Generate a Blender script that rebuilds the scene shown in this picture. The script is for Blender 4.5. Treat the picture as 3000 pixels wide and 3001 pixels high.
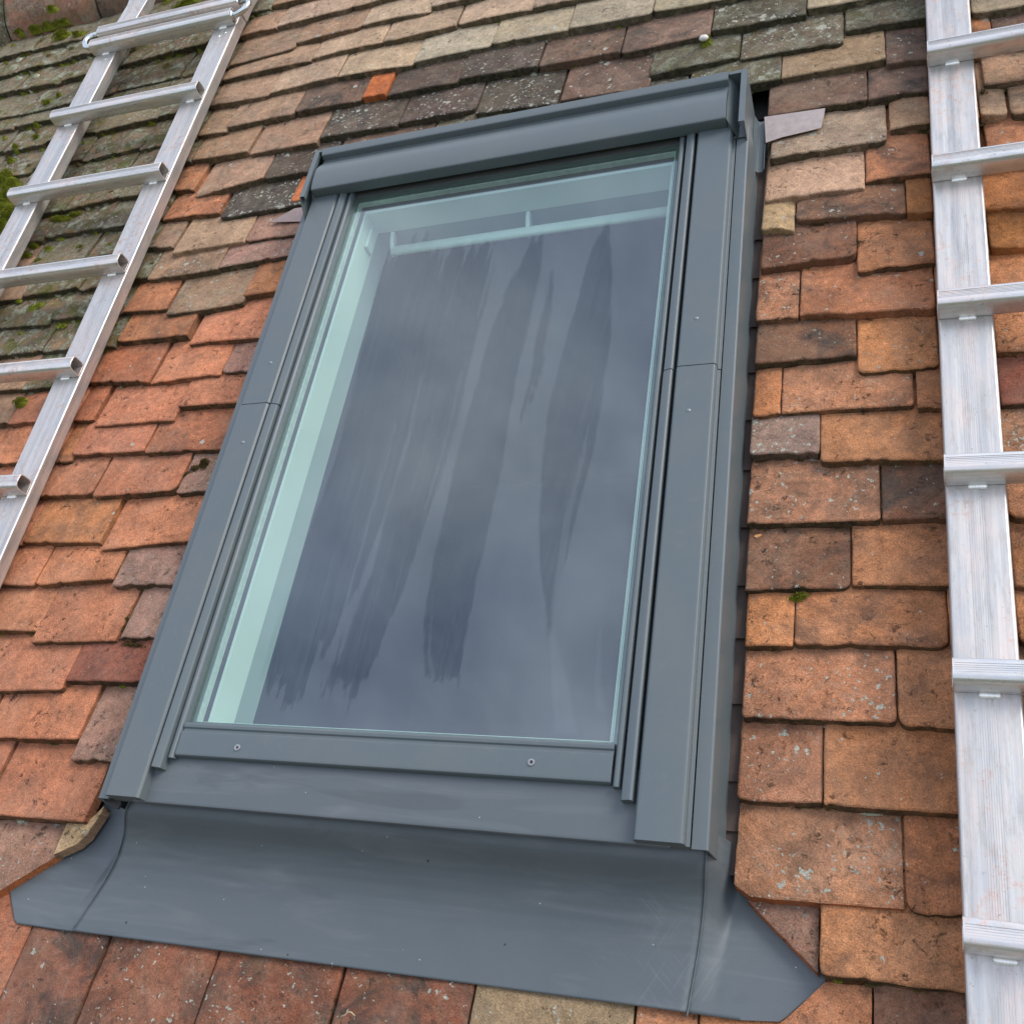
import bpy, bmesh, math, random
from mathutils import Vector, Matrix, noise, geometry
random.seed(7)
for o in list(bpy.data.objects): bpy.data.objects.remove(o)
S = bpy.context.scene; COL = S.collection

# ---------------------------------------------------------------- roof frame
# u = along the courses, v = up the slope, n = out of the roof (metres)
PITCH = math.radians(52.0)
M3 = Matrix.Rotation(PITCH, 3, 'X')
M4 = M3.to_4x4()
F_PX, CX, CY, DIST = 2927.0, 1500.0, 1500.5, 1.42
def _axes():
    U = -Vector((-6120-CX, 1785-CY, F_PX)).normalized()
    V = Vector((2429.93-CX, -3783.8-CY, F_PX)); V -= U*(U.dot(V)); V.normalize()
    return U, V, U.cross(V)
CU, CV, CN = _axes()                       # roof axes seen in camera space (x right, y down, z forward)
CAM = Vector((-CU.z, -CV.z, -CN.z))*DIST   # camera in roof coordinates
CROPS = dict(A=(0,0),B=(1000,0),C=(2000,0),D=(0,1000),E=(1000,1000),F=(2000,1000),G=(0,2000),H=(1000,2000),I=(2000,2000),N=None)
def native(r,x,y):
    if r == 'N': return x, y
    o = CROPS[r]; return o[0]+x/1.931, o[1]+y/1.931
def Puv(r, x, y, n=0.0):
    """point of the roof (at height n) that was measured at a photograph position"""
    X, Y = native(r,x,y)
    d = Vector(((X-CX)/F_PX, (Y-CY)/F_PX, 1.0))
    O = Vector((0,0,DIST)); t = (O+CN*n).dot(CN)/d.dot(CN)
    p = d*t-O
    return p.dot(CU), p.dot(CV)
def to_px(u,v,n):
    p = CU*u+CV*v+CN*n+Vector((0,0,DIST))
    return CX+F_PX*p.x/p.z, CY+F_PX*p.y/p.z

# ---------------------------------------------------------------- camera
cd = bpy.data.cameras.new('camera'); cam = bpy.data.objects.new('camera', cd); COL.objects.link(cam)
S.camera = cam
cx = Vector((CU.x, CV.x, CN.x)); cy = -Vector((CU.y, CV.y, CN.y)); cz = -Vector((CU.z, CV.z, CN.z))
R = Matrix((cx, cy, cz)).transposed()
cam.matrix_world = Matrix.Translation(M3@CAM) @ (M3@R).to_4x4()
cd.sensor_fit = 'HORIZONTAL'; cd.sensor_width = 36; cd.lens = 36*F_PX/3000.0
cd.clip_start = 0.02; cd.clip_end = 3000

# ---------------------------------------------------------------- sky and sun
SUN_EL, SUN_AZ = 50.0, 97.0
w = bpy.data.worlds.new('World'); S.world = w; w.use_nodes = True
nt = w.node_tree; nt.nodes.clear()
def N(t, typ, **k):
    n = t.nodes.new(typ)
    for a, b in k.items():
        if a == 'ins':
            for i, val in b.items(): n.inputs[i].default_value = val
        else: setattr(n, a, b)
    return n
out = N(nt,'ShaderNodeOutputWorld'); bg = N(nt,'ShaderNodeBackground'); bg.inputs[1].default_value = 0.12
sky = N(nt,'ShaderNodeTexSky', sky_type='NISHITA', sun_disc=False, sun_elevation=math.radians(SUN_EL), sun_rotation=math.radians(SUN_AZ))
sky.air_density = 1.0; sky.dust_density = 1.5
tc = N(nt,'ShaderNodeTexCoord')
mp = N(nt,'ShaderNodeMapping'); mp.inputs['Scale'].default_value = (1,1,1.9); mp.inputs['Location'].default_value = (.35,.1,0)
nz = N(nt,'ShaderNodeTexNoise', ins={'Scale':3.4,'Detail':7,'Roughness':.55,'Distortion':.25})
rp = N(nt,'ShaderNodeValToRGB'); rp.color_ramp.elements[0].position=.22; rp.color_ramp.elements[1].position=.60
nz2 = N(nt,'ShaderNodeTexNoise', ins={'Scale':2.1,'Detail':5,'Roughness':.5})
rp2 = N(nt,'ShaderNodeValToRGB'); rp2.color_ramp.elements[0].position=.3; rp2.color_ramp.elements[1].position=.7
rp2.color_ramp.elements[0].color=(3.5,4.3,6.0,1); rp2.color_ramp.elements[1].color=(6.4,6.45,6.9,1)
mx = N(nt,'ShaderNodeMix', data_type='RGBA')
L = nt.links.new
L(tc.outputs['Generated'], mp.inputs[0]); L(mp.outputs[0], nz.inputs['Vector']); L(mp.outputs[0], nz2.inputs['Vector'])
L(nz.outputs[0], rp.inputs[0]); L(nz2.outputs[0], rp2.inputs[0]); L(rp.outputs[0], mx.inputs['Factor'])
L(sky.outputs[0], mx.inputs['A']); L(rp2.outputs[0], mx.inputs['B']); L(mx.outputs['Result'], bg.inputs[0]); L(bg.outputs[0], out.inputs[0])
sd = bpy.data.lights.new('sun','SUN'); sd.energy = 1.6; sd.angle = math.radians(30); sd.color = (1,.95,.88)
so = bpy.data.objects.new('sun', sd); COL.objects.link(so)
az, el = math.radians(SUN_AZ), math.radians(SUN_EL)
sdir = Vector((math.sin(az)*math.cos(el), math.cos(az)*math.cos(el), math.sin(el)))
so.rotation_euler = sdir.to_track_quat('Z','Y').to_euler()
S.view_settings.view_transform = 'Standard'; S.view_settings.look = 'None'; S.view_settings.gamma = 1
S.view_settings.exposure = 0.90
S.render.engine = 'CYCLES'
S.cycles.max_bounces = 8; S.cycles.transparent_max_bounces = 12

# ---------------------------------------------------------------- materials
def lin(c):
    return tuple((x/255/12.92 if x/255 <= .04045 else ((x/255+.055)/1.055)**2.4) for x in c)
def mat(name):
    m = bpy.data.materials.new(name); m.use_nodes = True; t = m.node_tree
    return m, t, t.nodes['Principled BSDF']
def ramp(t, a, b, ca=(0,0,0,1), cb=(1,1,1,1)):
    r = t.nodes.new('ShaderNodeValToRGB'); e = r.color_ramp.elements
    e[0].position=a; e[1].position=b; e[0].color=ca; e[1].color=cb; return r
def mixc(t, fac, a, b, blend='MIX'):
    m = t.nodes.new('ShaderNodeMix'); m.data_type='RGBA'; m.blend_type=blend
    for k, x in (('Factor',fac),('A',a),('B',b)):
        if isinstance(x,(int,float)): m.inputs[k].default_value = x
        elif isinstance(x,tuple): m.inputs[k].default_value = x if len(x)==4 else (*x,1)
        else: t.links.new(x, m.inputs[k])
    return m.outputs['Result']
def mth(t, op, a, b=None, c=None, clamp=False):
    m = t.nodes.new('ShaderNodeMath'); m.operation=op; m.use_clamp=clamp
    for i, x in enumerate((a,b,c)):
        if x is None: continue
        if isinstance(x,(int,float)): m.inputs[i].default_value=x
        else: t.links.new(x, m.inputs[i])
    return m.outputs[0]
def noi(t, vec, scale, detail=4, rough=.5, dist=0.0):
    n = t.nodes.new('ShaderNodeTexNoise'); t.links.new(vec, n.inputs['Vector'])
    n.inputs['Scale'].default_value=scale; n.inputs['Detail'].default_value=detail
    n.inputs['Roughness'].default_value=rough; n.inputs['Distortion'].default_value=dist
    return n.outputs[0]
def mapv(t, vec, sc):
    m = t.nodes.new('ShaderNodeMapping'); m.inputs['Scale'].default_value=sc; t.links.new(vec,m.inputs[0]); return m.outputs[0]
def bump(t, h, strength, dist):
    b = t.nodes.new('ShaderNodeBump'); b.inputs['Strength'].default_value=strength; b.inputs['Distance'].default_value=dist
    t.links.new(h, b.inputs['Height']); return b.outputs[0]

def clay_material():
    m, t, p = mat('weathered_clay'); l = t.links.new
    tc = t.nodes.new('ShaderNodeTexCoord').outputs['Object']
    ac = t.nodes.new('ShaderNodeAttribute'); ac.attribute_name='Col'
    ap = t.nodes.new('ShaderNodeAttribute'); ap.attribute_name='Par'
    sep = t.nodes.new('ShaderNodeSeparateColor'); l(ap.outputs['Color'], sep.inputs[0])
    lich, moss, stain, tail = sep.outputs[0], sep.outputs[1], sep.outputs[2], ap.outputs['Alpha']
    base = ac.outputs['Color']
    n1 = noi(t, tc, 17, 8, .62, .6); n2 = noi(t, tc, 95, 6, .65, .3); n3 = noi(t, tc, 480, 4, .7); n4 = noi(t, tc, 1300, 2, .6)
    c = mixc(t, ramp_out(t, n1, .35, .68), mixc(t, 1.0, base, (.74,.73,.73), 'MULTIPLY'), mixc(t, 1.0, base, (1.14,1.12,1.10), 'MULTIPLY'))
    # fine grain
    c = mixc(t, .55, c, ramp_out(t, n2, .25, .75, (.45,.44,.43,1), (1.5,1.5,1.5,1)), 'MULTIPLY')
    c = mixc(t, .75, c, ramp_out(t, n3, .28, .72, (.42,.41,.40,1), (1.6,1.6,1.58,1)), 'MULTIPLY')
    c = mixc(t, .6, c, ramp_out(t, n4, .30, .70, (.5,.5,.5,1), (1.5,1.5,1.5,1)), 'MULTIPLY')
    c = mixc(t, mth(t,'MULTIPLY', ramp_out(t, noi(t, tc, 9, 8, .68, .8), .44,.74), .34), c, (.36,.275,.205))
    # dark soot / water staining
    s = mth(t,'MULTIPLY', ramp_out(t, noi(t, tc, 11, 8, .70, .9), .47, .62), stain, clamp=True)
    c = mixc(t, mth(t,'MULTIPLY',s,.85), c, (.055,.047,.042))
    # brown pits and dirt crumbs
    pit = ramp_out(t, noi(t, tc, 85, 6, .80, .6), .575, .64)
    pitm = mth(t,'MULTIPLY', pit, ramp_out(t, noi(t, tc, 15, 4, .6), .44, .60))
    c = mixc(t, mth(t,'MULTIPLY',pitm,.85), c, (.045,.028,.018))
    # pale mineral bloom
    bl = mth(t,'MULTIPLY', ramp_out(t, noi(t, tc, 34, 7, .72, .6), .56, .74), lich)
    c = mixc(t, mth(t,'MULTIPLY',bl,.55), c, (.42,.39,.32))
    # round lichen rosettes
    wv = t.nodes.new('ShaderNodeVectorMath'); wv.operation='ADD'
    nn = t.nodes.new('ShaderNodeTexNoise'); nn.inputs['Scale'].default_value=140; nn.inputs['Detail'].default_value=7; l(tc, nn.inputs['Vector'])
    sc = t.nodes.new('ShaderNodeVectorMath'); sc.operation='SCALE'; sc.inputs['Scale'].default_value=.016; l(nn.outputs['Color'], sc.inputs[0])
    l(tc, wv.inputs[0]); l(sc.outputs[0], wv.inputs[1])
    spots = None
    for scale, thr in ((34,.16),(80,.20),(170,.24)):
        vo = t.nodes.new('ShaderNodeTexVoronoi'); vo.inputs['Scale'].default_value=scale; l(wv.outputs[0], vo.inputs['Vector'])
        sp = t.nodes.new('ShaderNodeSeparateColor'); l(vo.outputs['Color'], sp.inputs[0])
        gate = mth(t,'LESS_THAN', sp.outputs[0], mth(t,'MULTIPLY', lich, mth(t,'MULTIPLY', ramp_out(t, noi(t, tc, 11, 3, .5), .38,.54), .72)))
        rad = mth(t,'MULTIPLY', sp.outputs[1], mth(t,'MULTIPLY_ADD', lich, thr*1.2, thr*.75))
        m1 = mth(t,'MULTIPLY', mth(t,'LESS_THAN', vo.outputs['Distance'], rad), gate)
        spots = m1 if spots is None else mth(t,'MAXIMUM', spots, m1)
    lc = mixc(t, ramp_out(t, n3, .4, .6), (.30,.31,.24), (.62,.60,.52))
    c = mixc(t, mth(t,'MULTIPLY',spots,.88), c, lc)
    # grey-green crust on the old damp side, yellow lichen, green algae
    cr = mth(t,'MULTIPLY', ramp_out(t, noi(t, tc, 30, 10, .82, .35), .48, .56), mth(t,'MULTIPLY',moss,1.3,clamp=True))
    c = mixc(t, mth(t,'MULTIPLY',cr,.85), c, mixc(t, ramp_out(t, n3, .35,.65), (.20,.21,.14), (.56,.58,.44)))
    gr = mth(t,'MULTIPLY', ramp_out(t, noi(t, tc, 24, 8, .74, .4), .49, .59), moss)
    c = mixc(t, mth(t,'MULTIPLY',gr,.85), c, mixc(t, n3, (.045,.048,.012), (.21,.21,.05)))
    yl = mth(t,'MULTIPLY', ramp_out(t, noi(t, mapv(t,tc,(1,1,1)), 27, 6, .7, 1.0), .66, .70), moss)
    c = mixc(t, mth(t,'MULTIPLY',yl,.8), c, (.33,.24,.04))
    # tail faces carry algae, with the lap's shade also darkened into the colour
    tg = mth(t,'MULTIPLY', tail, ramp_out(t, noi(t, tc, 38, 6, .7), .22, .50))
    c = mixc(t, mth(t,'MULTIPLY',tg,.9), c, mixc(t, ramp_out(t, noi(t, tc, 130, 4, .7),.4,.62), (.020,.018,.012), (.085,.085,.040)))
    l(c, p.inputs['Base Color'])
    p.inputs['Roughness'].default_value=.88; p.inputs['Specular IOR Level'].default_value=.25
    h = mth(t,'ADD', mth(t,'MULTIPLY',n2,1.0), mth(t,'MULTIPLY',n3,.55))
    h = mth(t,'ADD', h, mth(t,'MULTIPLY',n4,.35)); h = mth(t,'ADD', h, mth(t,'MULTIPLY',pitm,.5)); h = mth(t,'ADD', h, mth(t,'MULTIPLY',spots,.35))
    h = mth(t,'ADD', h, mth(t,'MULTIPLY',cr,.5)); h = mth(t,'ADD', h, mth(t,'MULTIPLY',n1,1.4))
    l(bump(t, h, 1.0, .0042), p.inputs['Normal'])
    return m
def ramp_out(t, src, a, b, ca=(0,0,0,1), cb=(1,1,1,1)):
    r = ramp(t,a,b,ca,cb); t.links.new(src, r.inputs[0]); return r.outputs[0]

def paint_material(name='grey_coated_metal', base=(.094,.117,.126), rough=.36, dirt=.5, scratch=0.0):
    m, t, p = mat(name); l = t.links.new
    tc = t.nodes.new('ShaderNodeTexCoord').outputs['Object']
    n1 = noi(t, tc, 9, 5, .6, .4); n2 = noi(t, tc, 60, 5, .7); n3 = noi(t, tc, 900, 2, .5)
    c = mixc(t, mth(t,'MULTIPLY', ramp_out(t, n1, .45,.75), .35*dirt), (*base,1), (.16,.15,.135))
    c = mixc(t, mth(t,'MULTIPLY', ramp_out(t, n2, .56,.8), .35*dirt), c, (.19,.175,.155))
    if scratch > 0:
        sc = noi(t, mapv(t, tc, (3.2,22,8)), 1.5, 7, .6, 1.2)
        c = mixc(t, mth(t,'MULTIPLY', ramp_out(t, sc, .50,.80), .24*scratch), c, (.24,.245,.25))
        # scuffs rubbed into the right end
        for ang,cx0,cy0,sg in ((.75,.335,.062,1),(-1.05,.365,.045,1)):
            mp_=t.nodes.new('ShaderNodeMapping'); mp_.inputs['Rotation'].default_value=(0,0,ang); l(tc,mp_.inputs[0])
            fine=noi(t, mapv(t, mp_.outputs[0], (14,230,1)), 1.0, 3, .6, .2)
            dv=t.nodes.new('ShaderNodeVectorMath'); dv.operation='DISTANCE'; dv.inputs[1].default_value=(cx0,cy0,0); l(tc,dv.inputs[0])
            msk=ramp_out(t, dv.outputs['Value'], .02,.075,(1,1,1,1),(0,0,0,1))
            c = mixc(t, mth(t,'MULTIPLY', mth(t,'MULTIPLY', ramp_out(t, fine, .56,.72), msk), .16), c, (.34,.35,.35))
        br = noi(t, mapv(t, tc, (3,14,6)), 1.0, 4, .6, 1.5)
        c = mixc(t, mth(t,'MULTIPLY', ramp_out(t, br, .57,.64), .30*scratch), c, (.045,.052,.056))
        vo = t.nodes.new('ShaderNodeTexVoronoi'); vo.inputs['Scale'].default_value=42; l(tc, vo.inputs['Vector'])
        c = mixc(t, mth(t,'LESS_THAN', vo.outputs['Distance'], .035), c, (.4,.4,.38))
        vo = t.nodes.new('ShaderNodeTexVoronoi'); vo.inputs['Scale'].default_value=17; l(tc, vo.inputs['Vector'])
        c = mixc(t, mth(t,'LESS_THAN', vo.outputs['Distance'], .028), c, (.02,.02,.02))
    l(c, p.inputs['Base Color'])
    r = t.nodes.new('ShaderNodeMapRange'); r.inputs['To Min'].default_value=rough-.05; r.inputs['To Max'].default_value=rough+.16
    l(n1, r.inputs[0]); l(r.outputs[0], p.inputs['Roughness'])
    h = mth(t,'ADD', mth(t,'MULTIPLY',n3,.25), mth(t,'MULTIPLY',noi(t, tc, 5, 2, .5), 4.0 + 10*scratch))
    l(bump(t, h, .35, .0012), p.inputs['Normal'])
    return m
def alu_material(name, along='v', gain=1.0, rough=(.30,.55)):
    m, t, p = mat(name); l = t.links.new
    tc = t.nodes.new('ShaderNodeTexCoord').outputs['Object']
    st = mapv(t, tc, (60,1.2,60) if along=='v' else (1.2,60,60))
    s1 = noi(t, st, 1.3, 5, .6); s2 = noi(t, st, 7, 4, .6); sg = (34,9,34) if along=='v' else (9,34,34); b = noi(t, mapv(t,tc,sg), 1.0, 6, .65, .3); f = noi(t, tc, 70, 6, .75, .3)
    c = mixc(t, ramp_out(t, s1, .3,.7), tuple(x*gain for x in (.40,.40,.40)), tuple(x*gain for x in (.66,.64,.60)))
    c = mixc(t, mth(t,'MULTIPLY', ramp_out(t, b, .45,.7), .6), c, tuple(x*gain for x in (.70,.56,.50)))
    c = mixc(t, mth(t,'MULTIPLY', ramp_out(t, noi(t, mapv(t,tc,sg), 1.6, 5,.6,.2), .5,.75), .55), c, tuple(x*gain for x in (.44,.47,.50)))
    sm = mth(t,'MULTIPLY', ramp_out(t, f, .50,.66), ramp_out(t, noi(t, tc, 8.5, 3, .5), .50, .60))
    c = mixc(t, mth(t,'MULTIPLY', sm, .6), c, (.50,.25,.17))
    c = mixc(t, mth(t,'MULTIPLY', ramp_out(t, noi(t,tc,120,4,.75), .63,.70), .6), c, (.24,.18,.16))
    c = mixc(t, mth(t,'MULTIPLY', ramp_out(t, noi(t, mapv(t,tc,(90,16,90) if along=='v' else (16,90,90)), 1.0, 8, .78, .2), .50,.66), .50), c, tuple(x*gain for x in (.33,.30,.27)))
    l(c, p.inputs['Base Color'])
    p.inputs['Metallic'].default_value=.72
    r = t.nodes.new('ShaderNodeMapRange'); r.inputs['To Min'].default_value=rough[0]; r.inputs['To Max'].default_value=rough[1]
    l(b, r.inputs[0])
    rr = mth(t,'ADD', r.outputs[0], mth(t,'MULTIPLY', sm, .3)); l(rr, p.inputs['Roughness'])
    l(bump(t, mth(t,'ADD', s2, mth(t,'MULTIPLY',b,.6)), .25, .0008), p.inputs['Normal'])
    return m
def plain(name, col, rough=.6, metal=0.0, spec=.5):
    m, t, p = mat(name); tc = t.nodes.new('ShaderNodeTexCoord').outputs['Object']
    n = noi(t, tc, 80, 5, .6)
    c = mixc(t, .5, (*col,1), ramp_out(t, n, .3,.7,(.7,.7,.7,1),(1.2,1.2,1.2,1)), 'MULTIPLY')
    t.links.new(c, p.inputs['Base Color']); p.inputs['Roughness'].default_value=rough; p.inputs['Metallic'].default_value=metal
    p.inputs['Specular IOR Level'].default_value=spec
    return m
MC = clay_material()
MG = paint_material(dirt=.75)
MA = paint_material('apron_metal', base=(.086,.103,.113), rough=.40, dirt=.25, scratch=1.0)
MSK = paint_material('dark_dusty_metal', base=(.055,.052,.05), rough=.5, dirt=.9)
MRUB = plain('black_rubber', (.022,.019,.017), .6)
MWOOD,_t,_p = mat('white_lacquered_timber'); _p.inputs['Base Color'].default_value=(.66,.70,.66,1); _p.inputs['Roughness'].default_value=.4
MDARK = plain('dark_membrane', (.015,.014,.013), .8)
MALV = alu_material('aluminium_rail','v'); MALU = alu_material('aluminium_rung','u',1.28,(.20,.38))
MWELD = plain('bright_weld', (.93,.92,.88), .30, .5)
MSTEEL = plain('zinc_steel', (.62,.66,.66), .27, 1.0)
MRIV = plain('grey_rivet', (.20,.22,.235), .3, .3)
MMOSS = plain('moss', (.17,.19,.022), .95, 0, .1)
MMOSSB = plain('brown_moss', (.12,.09,.035), .95, 0, .1)
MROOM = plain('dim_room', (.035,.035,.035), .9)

# ---------------------------------------------------------------- object helpers
def tag(o, label=None, cat=None, group=None, kind=None):
    if label: o['label']=label
    if cat: o['category']=cat
    if group: o['group']=group
    if kind: o['kind']=kind
    return o
BASE = {}
def thing(name, label, cat, base=(0,0,0), group=None):
    o = bpy.data.objects.new(name, None); COL.objects.link(o); o.empty_display_size=.05
    o.matrix_world = Matrix.Translation(M3@Vector(base))@M4
    BASE[o.name]=Vector(base); return tag(o,label,cat,group)
def link(name, verts, faces, material, parent=None, base=(0,0,0), smooth=False, bevel=0.0, seg=2):
    """parent given: verts are roof coordinates, stored relative to the thing's base"""
    b = Vector(base)
    if parent is not None:
        r = parent
        while r.parent: r = r.parent
        b = BASE[r.name]
    me = bpy.data.meshes.new(name); me.from_pydata([tuple(Vector(x)-b) for x in verts], [], faces); me.update()
    bm = bmesh.new(); bm.from_mesh(me); bmesh.ops.recalc_face_normals(bm, faces=bm.faces); bm.to_mesh(me); bm.free()
    if smooth: me.polygons.foreach_set('use_smooth',[True]*len(me.polygons))
    me.materials.append(material)
    o = bpy.data.objects.new(name, me); COL.objects.link(o)
    if parent is not None: o.parent = parent
    else: o.matrix_world = Matrix.Translation(M3@b)@M4
    if bevel:
        md = o.modifiers.new('edge','BEVEL'); md.width=bevel; md.segments=seg; md.limit_method='ANGLE'; md.angle_limit=math.radians(35)
        md.harden_normals=False
        me.polygons.foreach_set('use_smooth',[True]*len(me.polygons))
        ws = o.modifiers.new('wn','WEIGHTED_NORMAL'); ws.keep_sharp=False
    return o
class MB:
    def __init__(s): s.v=[]; s.f=[]
    def add(s, vs, fs):
        k=len(s.v); s.v+= [tuple(x) for x in vs]; s.f+=[tuple(i+k for i in f) for f in fs]; return s
    def box(s,u0,u1,v0,v1,n0,n1):
        vs=[(u,v,n) for n in (n0,n1) for v in (v0,v1) for u in (u0,u1)]
        return s.add(vs,[(0,2,3,1),(4,5,7,6),(0,1,5,4),(2,6,7,3),(0,4,6,2),(1,3,7,5)])
    def prism(s, prof, a, b, axis, caps=True):
        """prof: list of 2-D points; axis 'u' -> prof is (v,n); axis 'v' -> prof is (u,n); axis 'n' -> (u,v)"""
        def P(q,x): return (x,q[0],q[1]) if axis=='u' else ((q[0],x,q[1]) if axis=='v' else (q[0],q[1],x))
        m=len(prof); vs=[P(q,a) for q in prof]+[P(q,b) for q in prof]
        fs=[(i,(i+1)%m,m+(i+1)%m,m+i) for i in range(m)]
        if caps: fs+= [tuple(range(m)), tuple(range(2*m-1,m-1,-1))]
        return s.add(vs,fs)
    def tube(s, path, r, seg=12, closed=False):
        path=[Vector(p) for p in path]; rings=[]
        for i,p in enumerate(path):
            a=path[max(0,i-1)]; b=path[min(len(path)-1,i+1)]; d=(b-a).normalized()
            x=d.orthogonal() if i==0 else (px-d*px.dot(d)); x.normalize(); px=x; y=d.cross(x)
            rings.append([p+(x*math.cos(t*2*math.pi/seg)+y*math.sin(t*2*math.pi/seg))*r for t in range(seg)])
        vs=[q for rg in rings for q in rg]; fs=[]
        for i in range(len(rings)-1):
            for j in range(seg): fs.append((i*seg+j,i*seg+(j+1)%seg,(i+1)*seg+(j+1)%seg,(i+1)*seg+j))
        fs.append(tuple(range(seg))); fs.append(tuple(range((len(rings)-1)*seg,len(rings)*seg)))
        return s.add(vs,fs)
    def out(s,name,m,parent=None,**k): return link(name,s.v,s.f,m,parent,**k)
def rounded(x0,x1,y0,y1,r,k=4):
    """rounded rectangle outline"""
    pts=[]
    for cx_,cy_,a0 in ((x1-r,y1-r,0),(x0+r,y1-r,90),(x0+r,y0+r,180),(x1-r,y0+r,270)):
        for i in range(k+1):
            a=math.radians(a0+90*i/k); pts.append((cx_+r*math.cos(a),cy_+r*math.sin(a)))
    return pts
def hollow(mb, outer, inner, a, b, axis):
    """open tube wall made from an outer and an inner outline with the same point count"""
    m=len(outer)
    def P(q,x): return (x,q[0],q[1]) if axis=='u' else (q[0],x,q[1])
    vs=[P(q,a) for q in outer]+[P(q,b) for q in outer]+[P(q,a) for q in inner]+[P(q,b) for q in inner]; fs=[]
    for i in range(m):
        j=(i+1)%m
        fs+=[(i,j,m+j,m+i),(2*m+i,3*m+i,3*m+j,2*m+j),(i,2*m+i,2*m+j,j),(m+i,m+j,3*m+j,3*m+i)]
    return mb.add(vs,fs)

# ---------------------------------------------------------------- ground
gm, gt, gp = mat('garden_ground')
gtc = gt.nodes.new('ShaderNodeTexCoord').outputs['Object']
gt.links.new(mixc(gt, ramp_out(gt, noi(gt,gtc,.6,6,.6),.4,.6), (.05,.075,.02), (.12,.11,.06)), gp.inputs['Base Color']); gp.inputs['Roughness'].default_value=.95
me = bpy.data.meshes.new('ground'); me.from_pydata([(-900,-900,-5.5),(900,-900,-5.5),(900,900,-5.5),(-900,900,-5.5)],[],[(0,1,2,3)])
me.materials.append(gm); g = bpy.data.objects.new('ground', me); COL.objects.link(g); tag(g, kind='structure')

# ---------------------------------------------------------------- the roof
roof = thing('tiled_roof','steep old roof of weathered red-brown clay tiles around the grey skylight','roof',(0,0,0))
BASE[roof.name]=Vector((0,0,0))
# code: (display colour, lichen, moss, stain)
PAL = dict(
 pb=((208,178,150),.4,.04,.25), pg=((204,186,158),.6,.06,.2), bb=((196,156,128),.45,.12,.45), db=((134,104,90),.45,.05,.95),
 dk=((104,86,78),.75,.06,.95), dkl=((92,80,72),1.0,.08,.85), dgl=((118,106,90),1.0,.22,.8), gmd=((110,100,80),.9,.42,.9),
 orr=((222,152,106),.25,.0,.40), o2=((208,140,100),.3,.0,.6), orl=((214,150,112),.8,.03,.65), dbo=((154,108,84),.35,.05,.95),
 sal=((220,146,110),.12,.0,.22), sa2=((202,128,94),.2,.0,.5), red=((178,110,90),.25,.0,.45), pk=((190,144,126),.55,.08,.4),
 br=((222,128,78),.0,.0,.0), gm=((148,132,108),.6,.55,.4), gl=((182,154,124),.6,.04,.3), tan=((210,172,142),.15,.0,.1),
 tal=((200,170,142),.8,.08,.35), yel=((224,186,140),.45,.02,.3), oc=((202,134,82),.05,.0,.3), dbl=((146,118,100),.35,.05,.6),
 lil=((186,152,136),1.0,.03,.3), bot=((156,100,78),.62,.06,.95), grn=((150,124,98),.5,.95,.7), rdg=((192,138,112),.6,.35,.6))
TH = .0155; SLOPE=.142
tiles = []      # (uL,uR,vL,vR,code)
def T(r,x0,y0,x1,y1,code):
    a=Puv(r,x0,y0); b=Puv(r,x1,y1); return [a[0],b[0],a[1],b[1],code]
ROWS = []
def row(zone, *ts):
    """zone = (u0,u1,left fill code,right fill code)"""
    r=[T(*t) for t in ts]; r.sort(key=lambda t:t[0]); ROWS.append((zone,r))
ZT=(-2.35,1.55); ZL=(-2.3,-.52); ZV=(-2.3,-.545); ZR=(.336,1.55)
row(ZT, ('A',1350,205,1565,155,'bb'),('A',1565,150,1990,50,'pb'))
row(ZT, ('A',1300,380,1660,275,'bb'),('A',1665,245,2040,155,'bb'),('B',115,145,500,62,'pb'),('B',505,45,900,-45,'pb'))
row(ZT, ('A',1255,460,1755,340,'bb'),('A',1765,330,2160,240,'pb'),('B',238,240,645,150,'pb'),('B',655,140,1080,50,'pb'),('B',1085,50,1500,-35,'pb'))
row(ZT, ('A',1190,605,1520,545,'bb'),('A',1525,530,1908,440,'pb'),('B',-20,440,405,365,'pb'),('B',410,358,845,262,'pg'),('B',850,255,1285,175,'pg'),('B',1290,172,1760,82,'pg'),('B',1765,80,2240,-10,'pg'))
row(ZT, ('A',1120,775,1280,745,'bb'),('A',1280,730,1662,645,'bb'),('A',1665,640,2049,570,'db'),('B',120,560,250,540,'br'),('B',255,540,668,467,'dk'),('B',672,455,1110,380,'dk'),('B',1115,378,1575,295,'db'),('B',1580,308,2088,205,'dbl'),('B',2096,185,2631,85,'gmd'),('B',2636,60,3100,-20,'pg'))
row(ZT, ('A',1085,910,1405,865,'bb'),('A',1412,875,1795,815,'bb'),('A',1815,785,2246,712,'dk'),('B',325,700,760,622,'dk'),('B',757,650,1220,590,'dkl'),('B',1240,575,1740,505,'db'),('B',1745,432,2248,322,'gmd'),('B',2253,335,2841,250,'dgl'),('C',920,180,1385,105,'gmd'),('C',1635,78,1960,38,'pg'))
row(ZT, ('A',975,1080,1095,1077,'o2'),('A',1097,1120,1485,1015,'bb'),('A',1490,1020,1860,955,'dk'),('B',-40,900,485,800,'db'),('B',492,795,950,715,'gm'),('B',955,715,1450,640,'dbl'),('B',1455,640,1940,548,'dgl'),('C',30,545,552,458,'gmd'),('C',556,450,1148,345,'gl'),('C',1152,375,1390,335,'db'),('C',1640,300,1765,280,'o2'),('C',1770,280,2200,220,'db'))
row(ZR, ('C',480,665,1045,570,'db'),('C',1050,570,1395,510,'db'),('C',1655,500,1700,490,'db'),('C',1706,483,2150,430,'bb'))
row(ZR, ('C',495,905,1155,800,'tal'),('C',1172,728,1402,700,'bb'),('C',1685,658,1842,652,'tan'),('C',1860,655,2250,620,'bb'))
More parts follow.
